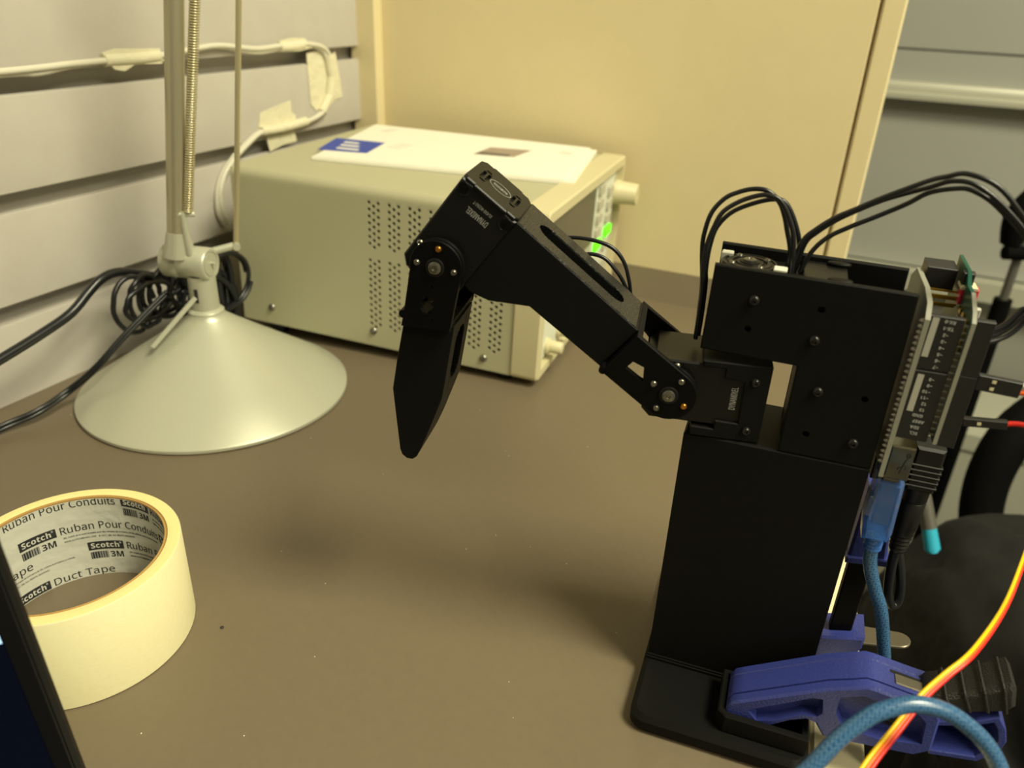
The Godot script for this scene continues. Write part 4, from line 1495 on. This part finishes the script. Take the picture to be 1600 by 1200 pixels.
# ---- cables along the wall ----------------------------------------------------------------------
func make_wall_cables() -> void:
	var run := [[7.4, 217.7], [42.5, 218.3], [66.8, 219.2], [92.8, 219.7], [120.9, 220.3], [148.2, 220.6], [185, 223.9], [210, 224.7], [252, 220.3], [286, 221.4], [313.5, 221.9], [342, 218.4], [355.5, 209.7], [359.6, 189], [354.5, 171.4], [340, 157.5], [314, 151.5], [280.5, 149.7], [249.4, 150.3], [229.6, 142.9], [211.8, 133.4], [197, 122.5], [188.3, 107.5], [187.6, 90.7], [192.5, 78]]
	var b := Build.new()
	for s in 2:
		var pts := [Vector3(-420, 214 - 5.0 * s, 5), Vector3(-150, 216 - 4.0 * s, 5)]
		for i in run.size():
			var wob := 3.2 * s * (0.55 + 0.45 * sin(i * 1.7))
			pts.append(Vector3(run[i][0] + (wob if i > 11 else 0.0) * -0.8, run[i][1] - wob * (1.0 if i <= 11 else 0.4), 3.0 + 2.2 * (1 - s)))
		b.tube(pts, 2.3, 10, 5)
	var o := thing("white_cable", "pair of white cables taped along the slat wall's groove", "cable", wall_f)
	part(o, "strands", b, M["white cable"])
	# torn pieces of masking tape, sagging over the cables
	var pieces := [
		["strip of masking tape wrapped round the white cables left of the lamp pole", [[92.6, 225], [104, 227.2], [130, 226], [145.2, 225.6], [147, 219], [145.2, 214.6], [120, 215.8], [110, 211.6], [101, 213.4]]],
		["strip of masking tape on the white cables at the upper bend", [[282.4, 225.4], [300, 227.4], [319, 226.5], [330, 218], [310, 215.4], [290, 216.0]]],
		["tall piece of masking tape over the cable bend nearest the partition", [[326, 212.5], [345, 214], [356, 212.8], [360, 208], [371.9, 211.3], [376, 190], [379.8, 168], [366, 166], [352, 158], [336, 158], [327.3, 165.2]]],
		["piece of masking tape on the cables just above the power supply", [[253.7, 165.7], [275, 169.6], [297, 172.4], [297.6, 162], [303, 158], [302, 152], [298.3, 150], [301.5, 134], [280, 133.4], [262, 130], [259.5, 140], [257.5, 150], [250, 154]]]]
	for q in pieces:
		o = thing("masking_tape", q[0], "tape", wall_f, "masking tape pieces on the wall")
		b = Build.new()
		b.prism(pv(q[1]), 0.3 if q[1].size() > 9 else 5.2, 0.9 if q[1].size() > 9 else 5.9, 0.15)
		if q[1].size() <= 9:
			# the strip is wrapped round the cables
			var ends: Array = [q[1][0], q[1][3] if q[1].size() > 6 else q[1][2]]
			b.at(Transform3D()).tube([Vector3(ends[0][0] + 2, ends[0][1] - 5.0, 3.4), Vector3((ends[0][0] + ends[1][0]) * 0.5, ends[0][1] - 5.4, 3.6), Vector3(ends[1][0] - 1, ends[1][1] - 5.4, 3.4)], 4.6, 12, 4)
		else:
			# the hump where it bridges the cables
			for i in run.size() - 1:
				var m := Vector2((run[i][0] + run[i + 1][0]) * 0.5, (run[i][1] + run[i + 1][1]) * 0.5)
				if Geometry2D.is_point_in_polygon(m, pv(q[1])):
					b.at(Transform3D()).tube([Vector3(run[i][0], run[i][1], 3.6), Vector3(run[i + 1][0], run[i + 1][1], 3.6)], 4.4, 12, 1)
		part(o, "strip", b, M["masking tape"])

	o = thing("mains_cable", "thick black power cord running from behind the lamp to the left", "cable")
	b = Build.new()
	b.tube(vv([[-420, 30, -260], [-372, 38, -345], [-335, 50.3, -431.5], [-328, 53.2, -447.6], [-316.5, 58.9, -473.6], [-306.1, 65.8, -497.3], [-298.9, 76.5, -513.8], [-294, 82.3, -524.7], [-288.5, 82.9, -537.4], [-281.1, 76, -554.1], [-270, 66, -571.7], [-258, 52, -586]]), 3.3, 12, 6)
	part(o, "jacket", b, M["black cable"])
	o = thing("twin_cord", "thin black twin cord trailing over the desk left of the lamp", "cable")
	b = Build.new()
	for s in 2:
		var pts := []
		for p in vv([[-372, 2.4, -360], [-352, 2.4, -405], [-336.5, 4, -441.6], [-320.1, 8, -458.5], [-308.3, 14, -480.1], [-289.1, 30, -483.9], [-276, 45, -497], [-264, 58, -512], [-252, 70, -528]]):
			pts.append(p + Vector3(0.5, 3.0, -0.5) * s)
		b.tube(pts, 1.6, 8, 6)
	part(o, "strands", b, M["black cable"])
	o = thing("cable_coil", "tangled coil of black cable behind the lamp neck", "cable")
	b = Build.new()
	var rng := RandomNumberGenerator.new()
	rng.seed = 12
	var pts := []
	var side := wall_f.basis.x
	for i in 150:
		var t := TAU * i / 18.0
		var turn := int(i / 18.0)
		var c := Vector3(-268, 62, -545) + side * (turn * 7.0 - 20.0 + 5.0 * sin(turn * 2.1)) + Vector3(0.9, 0, 0.4) * (4.0 * sin(turn * 1.3))
		var rx := 17.0 + 5.0 * sin(turn * 1.9)
		pts.append(c + side * cos(t) * rx + Vector3(0, sin(t) * (17.0 + 4.0 * cos(turn * 2.7)), 0) + Vector3(rng.randf() - 0.5, rng.randf() - 0.5, rng.randf() - 0.5) * 1.5)
	b.tube(pts, 1.9, 7, 2)
	var more := []
	for i in 40:
		var t := TAU * i / 20.0
		more.append(Vector3(-232, 58, -585) + side * (cos(t) * 26.0) + Vector3(0, sin(t) * 22.0 + 4, 0) + Vector3(0.9, 0, 0.4) * (6.0 * i / 40.0))
	b.tube(more, 1.9, 7, 2)
	part(o, "jacket", b, M["black cable"])
	o = thing("cable_bundle", "black bundle of gathered cable between lamp and power supply", "cable")
	b = Build.new()
	pts = []
	for i in 130:
		var an := TAU * i / 16.0
		var turn := i / 16.0
		var c := Vector3(-244, 46, -588) + side * (sin(turn * 2.3) * 9.0) + Vector3(0.9, 0, 0.4) * (cos(turn * 1.7) * 7.0)
		pts.append(c + (side * 0.8 + Vector3(0.5, 0, 0.2) * sin(turn * 1.1)).normalized() * cos(an) * (15.0 + 5.0 * sin(turn * 3.1)) + Vector3(0, sin(an) * (30.0 + 8.0 * cos(turn * 2.2)), 0))
	b.tube(pts, 2.6, 8, 2)
	part(o, "strands", b, M["black cable"])


# ---- beyond the desk edge -----------------------------------------------------------------------
func make_floor_clutter() -> void:
	var o := thing("cloth_bag", "crumpled black cloth bag on the floor beside the desk", "bag", Transform3D(Basis(), Vector3(530, FLOOR, -470)))
	var b := Build.new()
	var f := FastNoiseLite.new()
	f.seed = 4
	f.frequency = 0.006
	f.fractal_octaves = 4
	f.fractal_type = FastNoiseLite.FRACTAL_RIDGED
	var nu := 64
	var nv := 40
	var at := func(i: int, j: int) -> Vector3:
		var u := TAU * i / nu
		var w := -PI / 2 + PI * j / nv
		var cx := signf(cos(u)) * pow(absf(cos(u)), 0.7)
		var cz := signf(sin(u)) * pow(absf(sin(u)), 0.7)
		var cy := pow(maxf(cos(w), 0.0), 0.45)
		var p := Vector3(cx * cy * 185, 285 + 285 * signf(sin(w)) * pow(absf(sin(w)), 0.8), cz * cy * 235)
		var d := p.normalized()
		p += Vector3(d.x, d.y * 0.6, d.z) * (f.get_noise_3d(p.x, p.y * 1.5, p.z) * 34.0)
		p.y = maxf(p.y, 0.5)
		return p
	var grid := []
	for j in nv + 1:
		var row := []
		for i in nu:
			row.append(at.call(i, j))
		grid.append(row)
	var nor := []
	for j in nv + 1:
		var row := []
		for i in nu:
			var du: Vector3 = grid[j][(i + 1) % nu] - grid[j][(i + nu - 1) % nu]
			var dv: Vector3 = grid[mini(j + 1, nv)][i] - grid[maxi(j - 1, 0)][i]
			var m := dv.cross(du).normalized()
			if m.length() < 0.5:
				m = Vector3.UP if j > nv / 2.0 else Vector3.DOWN
			row.append(m)
		nor.append(row)
	for j in nv:
		for i in nu:
			var k := (i + 1) % nu
			b.quad(grid[j][i], grid[j][k], grid[j + 1][k], grid[j + 1][i], nor[j][i], nor[j][k], nor[j + 1][k], nor[j + 1][i])
	part(o, "cloth", b, M["bag cloth"])
	b = Build.new()
	b.tube(vv([[-60, 520, 120], [-90, 600, 60], [-40, 650, 0], [10, 620, -60], [20, 520, -120]]), 9, 8, 6)
	part(o, "strap", b, M["bag cloth"])

	o = thing("storage_box", "pale grey box on the floor past the black bag", "box", Transform3D(wall_f.basis, Vector3(765, FLOOR, -1130)))
	b = Build.new()
	b.box(Vector3(-95, 0.2, -95), Vector3(95, 385, 95), 6)
	part(o, "body", b, M["rail metal"])
	b = Build.new()
	b.box(Vector3(-99, 385, -99), Vector3(99, 412, 99), 5)
	part(o, "lid", b, M["rail metal"])

	o = thing("light_stand", "slim black stand with a silver rod by the far wall", "stand", Transform3D(Basis(), Vector3(618, FLOOR, -948)))
	b = Build.new()
	b.rod(Vector3(0, 20, 0), Vector3(0, 668, 0), 11, 16)
	part(o, "sleeve", b, M["chair black"])
	b = Build.new()
	b.rod(Vector3(0, 668, 0), Vector3(0, 772, 0), 5.5, 14)
	part(o, "rod", b, M["grey shaft"], "silver rod")
	b = Build.new()
	b.tube(vv([[-14, 742, 0], [-20, 776, 4], [0, 806, 4], [20, 838, 4], [44, 850, 0]]), 13, 10, 5, 19)
	part(o, "clamp_head", b, M["chair black"])
	b = Build.new()
	b.rod(Vector3(-22, 730, 6), Vector3(8, 730, 6), 9, 12)
	part(o, "knob", b, M["chair black"])
	b = Build.new()
	b.lathe([Vector2(0, 0.2), Vector2(46, 0.2), Vector2(46, 14), Vector2(40, 20), Vector2(0, 22)], 28)
	part(o, "foot", b, M["chair black"])

	o = thing("office_chair", "black chair frame showing at the right edge behind the wires", "chair", Transform3D(Basis(), Vector3(690, FLOOR, -790)))
	b = Build.new()
	b.tube(vv([[-40, 590, -40], [-110, 560, 0], [-134, 500, 20], [-128, 440, 40], [-80, 405, 50], [-10, 385, 50]]), 26, 12, 6, 20)
	part(o, "arm_rest", b, M["chair black"])
	b = Build.new()
	b.at(Transform3D(PLAN, Vector3.ZERO)).prism(rect(-120, -80, 330, 80, 40, 6), 300, 380, 14)
	part(o, "seat", b, M["bag cloth"])
	b = Build.new()
	b.rod(Vector3(80, 60, 0), Vector3(80, 305, 0), 26, 16)
	part(o, "gas_column", b, M["chair black"])
	for i in 5:
		b = Build.new()
		var an := TAU * i / 5.0
		b.tube([Vector3(80, 90, 0), Vector3(80 + cos(an) * 90, 40, sin(an) * 75), Vector3(80 + cos(an) * 90, 2, sin(an) * 75)], 16, 10, 1)
		part(o, "foot", b, M["chair black"])

	o = thing("marker_pen", "grey marker with a teal tip sticking out beside the desk", "pen")
	b = Build.new()
	b.rod(Vector3(318, 0, -574), Vector3(345.2, -101.7, -523.3), 6.0, 14)
	part(o, "barrel", b, M["grey shaft"])
	b = Build.new()
	b.rod(Vector3(344.4, -99, -524.6), Vector3(348.4, -117.0, -515.4), 5.6, 16, 6.2)
	b.rod(Vector3(348.4, -117.0, -515.4), Vector3(349.0, -119.5, -514.0), 6.2, 16, 3.4)
	part(o, "cap", b, M["teal"], "teal tip")


# ---- wires --------------------------------------------------------------------------------------
func lead(called: String, label: String, runs: Array, r: float, m: Material, f := Transform3D(), sides := 8) -> Node3D:
	var o := thing(called, label, "cable", f)
	for run in runs:
		var b := Build.new()
		b.tube(run, r, sides, 6)
		part(o, "wire", b, m)
	return o


func make_wires() -> void:
	var k := func(list: Array) -> Array:       # (x, y, depth behind the front) in the foot's frame
		var r := []
		for p in list:
			r.append(Vector3(p[0], p[1], -p[2]))
		return r
	lead("servo_lead", "black three-wire lead looping from the head down to the shoulder", [
		k.call([[25.5, 192.4, 15], [25.3, 200, 15], [22.8, 207.4, 15], [20.9, 212.5, 15], [18.3, 216.9, 15], [14, 220, 15], [9.4, 220.2, 15], [4.6, 218.6, 15], [0, 215.7, 15], [-3.8, 209.9, 15], [-5.2, 201.5, 15], [-4.8, 194.8, 15], [-3.6, 187, 15], [-2.9, 180.2, 15], [-2.6, 171, 15], [-2.4, 162, 15]]),
		k.call([[27.2, 192.4, 13], [25.8, 204.1, 13], [23.2, 211.2, 13], [19.1, 217.4, 13], [14.8, 219, 13], [10.9, 218.4, 13], [5.3, 215.7, 13], [0.3, 211.4, 13], [-1.9, 205.7, 13], [-3.4, 198.4, 13], [-3.4, 189.9, 13], [-2.4, 180.9, 13], [-2.2, 172.7, 13], [-2.2, 162, 13]]),
		k.call([[28.1, 192.4, 17], [27.9, 202.2, 17], [24.7, 210.4, 17], [20.6, 216.2, 17], [16.5, 217, 17], [10.2, 214.9, 17], [3.2, 210.8, 17], [-1.2, 204.8, 17], [-2.6, 197.4, 17], [-2.7, 188.8, 17], [-2.0, 183.2, 17], [-1.6, 172.5, 17], [-1.6, 162, 17]])], 0.85, M["black cable"], foot_f)
	lead("shield_lead", "black three-wire lead arching from the head to the controller board", [
		k.call([[26.5, 192.4, 15], [28.6, 203.9, 15], [32.5, 209.2, 15], [37.7, 214.1, 14], [43.1, 217.8, 13], [50.6, 222.9, 12], [61.7, 229.7, 10], [66.5, 232.1, 8], [71.4, 234, 5], [80.2, 231.5, 3], [89.3, 223.5, 2], [99.4, 212.9, 2], [103.4, 200.7, 3], [98.9, 192.7, 4], [95.1, 187.2, 3], [90.5, 184.4, 1.5]]),
		k.call([[28.1, 192.4, 17], [29.7, 203, 17], [32.8, 207.4, 17], [38.1, 212.4, 17], [44.4, 216.8, 17], [52.2, 221.5, 17], [62.8, 227.2, 13], [69, 230.6, 10], [76.1, 230, 8], [86.6, 223.2, 6], [97.7, 211.8, 5], [102, 198.4, 6], [100.2, 190.1, 6], [96.3, 184.9, 4], [90.5, 182.4, 1.5]]),
		k.call([[30, 192.4, 16], [32.3, 200.4, 16], [36.5, 206.3, 16], [42.8, 210.9, 16], [50.3, 215.5, 16], [58.3, 220.7, 16], [63.4, 225.3, 14], [70, 227.9, 12], [75.1, 228.3, 10], [83.1, 224.3, 8], [95.2, 212.9, 7], [100.6, 197.1, 6], [97.8, 193.7, 5], [94.4, 189, 3], [90.5, 186.4, 1.5]])], 0.85, M["black cable"], foot_f)
	var o := lead("elbow_lead", "two thin black wires bowing out behind the upper arm", [
		k.call([[-84, 187, 12], [-77.2, 189.2, 19], [-71.3, 190.9, 20], [-61.8, 190.5, 20], [-54.4, 188.1, 20], [-49.5, 182.8, 20], [-46.6, 175, 20], [-44.7, 167, 20], [-40.5, 159, 19.5], [-34, 152, 19.5]]),
		k.call([[-80, 182, 12], [-68.7, 184, 17], [-62.9, 185.5, 18], [-57.1, 184.2, 18], [-52.4, 179.9, 18], [-49.1, 175.4, 18.5], [-45.2, 167.7, 19.5], [-40.3, 158.4, 19.5], [-33, 150, 19.5]])], 0.85, M["black cable"], face_frame(PAN, PAN_YAW))
	o.set_meta("label", "two thin black wires bowing out behind the upper arm")

	# blue usb cable
	var w := foot_f
	o = thing("usb_cable", "clear blue braided data cable plugged into the controller board", "cable", w)
	var b := Build.new()
	b.at(Transform3D(Basis(Vector3.BACK, 0.03), Vector3(76.3, 97, -6)))
	var plug := pv([[-4.6, 0], [4.4, 0], [5.4, 4], [5.2, 26.4], [-4.4, 27.0], [-5.6, 9]])
	b.prism(plug, -5, 5, 1.4)
	part(o, "plug", b, M["blue jelly"], "clear blue plug")
	b = Build.new()
	b.at(Transform3D(Basis(Vector3.BACK, 0.03), Vector3(76.3, 97, -6))).box(Vector3(-2.8, 7, -3.4), Vector3(3.4, 29.3, 3.4), 0.6)
	for i in 6:
		b.box(Vector3(-2.9, 12 + 1.6 * i, -3.5), Vector3(3.5, 12.6 + 1.6 * i, 3.5))
	part(o, "plug_shell", b, M["usb shell"])
	b = Build.new()
	for i in 4:
		b.at(Transform3D(Basis(), Vector3(77.0, 91 + 1.6 * i, -6))).lathe([Vector2(2.6, 0), Vector2(3.5, 0.3), Vector2(3.5, 1.0), Vector2(2.6, 1.3), Vector2(2.6, 1.6)], 16)
	part(o, "strain_relief", b, M["blue jelly"])
	b = Build.new()
	var inv := w.affine_inverse()
	var path := [Vector3(77, 97, -6), Vector3(77, 90.9, -6), Vector3(78.5, 82.4, -6), Vector3(82.9, 71.4, -6), Vector3(87.5, 61.4, -6), Vector3(93.5, 40.6, -5.4), Vector3(100, 16, -4), Vector3(112, -20, 2)]
	for p in vv([[188, -60, -210], [190, -40, -175], [172, 25, -146], [156, 62, -150], [150.8, 75.1, -155.4], [148.7, 80.3, -158.1], [145.5, 85, -160.5], [140.5, 89.6, -162.8], [132.4, 94.1, -165.1], [122.8, 95.6, -165.9], [113.3, 93.4, -164.8], [108.6, 91, -163.6], [101.6, 86, -161], [93.6, 78.2, -157], [87.9, 72.6, -154.1], [76, 55, -146], [58, 22, -132], [40, 4, -112], [0, 2.6, -80], [-60, 2.6, -60]]):
		path.append(inv * p)
	b.tube(path, 2.6, 12, 6)
	part(o, "jacket", b, M["blue cable"])

	# round power plug
	o = thing("power_lead", "black power lead with a ribbed plug hanging from the controller board", "cable", foot_f)
	b = Build.new()
	b.at(Transform3D()).box(Vector3(84.6, 111.5, -31), Vector3(95, 131, -19.5), 1.0)
	part(o, "plug_body", b, M["black rubber"])
	for i in 5:
		b = Build.new()
		b.box(Vector3(84.2, 113.5 + 2.3 * i, -31.4), Vector3(95.4, 114.6 + 2.3 * i, -19.1), 0.3)
		part(o, "plug_ridge", b, M["black rubber"])
	b = Build.new()
	b.at(Transform3D(Basis(), Vector3(90.2, 80, -25))).lathe([Vector2(0, 0), Vector2(3.0, 0), Vector2(3.4, 1.0), Vector2(3.0, 1.9), Vector2(3.6, 2.8), Vector2(3.1, 3.8), Vector2(3.8, 4.8), Vector2(3.3, 5.8), Vector2(4.0, 6.8), Vector2(3.5, 7.8), Vector2(4.2, 8.8), Vector2(3.9, 10.0), Vector2(4.6, 12), Vector2(4.7, 24.6), Vector2(4.3, 25.1), Vector2(4.7, 25.6), Vector2(4.9, 32)], 24)
	part(o, "plug_barrel", b, M["black rubber"])
	b = Build.new()
	b.tube(k.call([[90.2, 81, 25], [89.8, 77.6, 25], [90.6, 67.2, 25], [92.4, 56.7, 25], [95.2, 50.6, 26], [97.6, 52.4, 28], [96.4, 62, 30], [92, 76, 33], [87, 92, 36], [84, 108, 38]]), 2.0, 10, 6)
	part(o, "jacket", b, M["black cable"])

	# jumper leads on the shield's sockets
	for q in [["jumper_lead", "black plug with an orange and a white wire in the shield socket", 168.9, -0.045, "orange wire", 5.4], ["jumper_lead", "black plug with a red wire low in the shield socket", 153.6, 0.11, "red wire", 2.9]]:
		o = thing(q[0], q[1], "cable", foot_f * Transform3D(Basis(Vector3.BACK, q[3]), Vector3(91.3, q[2], -1.0)), "jumper leads")
		b = Build.new()
		b.box(Vector3(0, -q[5] * 0.5, -1.3), Vector3(13.2, q[5] * 0.5, 1.3), 0.2)
		part(o, "plug", b, M["header"])
		for s in ([-1.0, 1.0] if q[5] > 4 else [0.0]):
			b = Build.new()
			b.box(Vector3(4.2, s * 1.3 - 0.5, 1.2), Vector3(5.4, s * 1.3 + 0.5, 1.5))
			part(o, "latch", b, M["psu bezel"])
			b = Build.new()
			b.tube(vv([[12, s * 1.3, 0], [18, s * 1.3 + 0.5, 0], [30, s * 1.5 - 2, 3], [50, s * 2 - 14, 10], [70, s * 2 - 60, 20], [60, -170, 26], [30, -230, 30]]), 0.95, 8, 6)
			part(o, "wire", b, M["white cable"] if s > 0.5 else M[q[4]])

	# flat servo ribbon
	o = thing("ribbon_wire", "yellow, orange and red ribbon wire crossing in front of the blue clamp", "cable")
	var mid := vv([[330, -60, -330], [262, 60, -318], [224.2, 91.4, -273.8], [209.1, 82.7, -253.6], [184.3, 84.3, -223], [159.3, 86.9, -197.4], [146.8, 83.9, -189.1], [136.4, 81, -182], [126.4, 76.1, -173.9], [113.6, 71.8, -162.7], [104.2, 67, -152.4], [92, 50, -138], [70, 20, -110], [40, 2.0, -80]])
	var tint := ["yellow wire", "orange wire", "red wire"]
	for s in 3:
		b = Build.new()
		var run := []
		for i in mid.size():
			var t := clampf((i - 2.0) / 7.0, 0.0, 1.0)
			run.append(mid[i] + Vector3(0.75, -0.75, 0.35).lerp(Vector3(1.25, -0.5, 0.3), t) * (s - 0.8) * (0.5 + 0.42 * t))
		b.tube(run, 0.72, 8, 6)
		part(o, "wire", b, M[tint[s]])


func make_specks() -> void:
	# crumbs and lint on the desk
	var rng := RandomNumberGenerator.new()
	rng.seed = 77
	var o := thing("crumb", "single dark crumb on the desk right of the tape roll", "crumb", Transform3D(Basis(), Vector3(-133.7, 0, -279.1)))
	var b := Build.new()
	b.lathe([Vector2(0, 0), Vector2(0.8, 0.1), Vector2(0.9, 0.5), Vector2(0.5, 0.8), Vector2(0, 0.9)], 8)
	part(o, "grain", b, M["ink"])
	o = thing("lint", "pale specks of lint scattered over the brown desk", "lint")
	o.set_meta("kind", "stuff")
	b = Build.new()
	var at := [[-121.5, -337], [-92, -313], [-85.5, -263.8], [-2.3, -449.5], [0, -444], [34, -337], [-22.7, -505], [-307, -472], [-135, -455.7], [-146, -219], [-104, -220]]
	for i in 8:
		at.append([rng.randf_range(-120, 60), rng.randf_range(-480, -230)])
	for p in at:
		var s := rng.randf_range(0.16, 0.34)
		b.at(Transform3D(Basis(Vector3.UP, rng.randf() * TAU).scaled(Vector3(s, 1, s)), Vector3(p[0], 0, p[1]))).lathe([Vector2(0, 0.02), Vector2(1.0, 0.03), Vector2(0.6, 0.2), Vector2(0, 0.25)], 6)
	part(o, "grains", b, M["paper"])
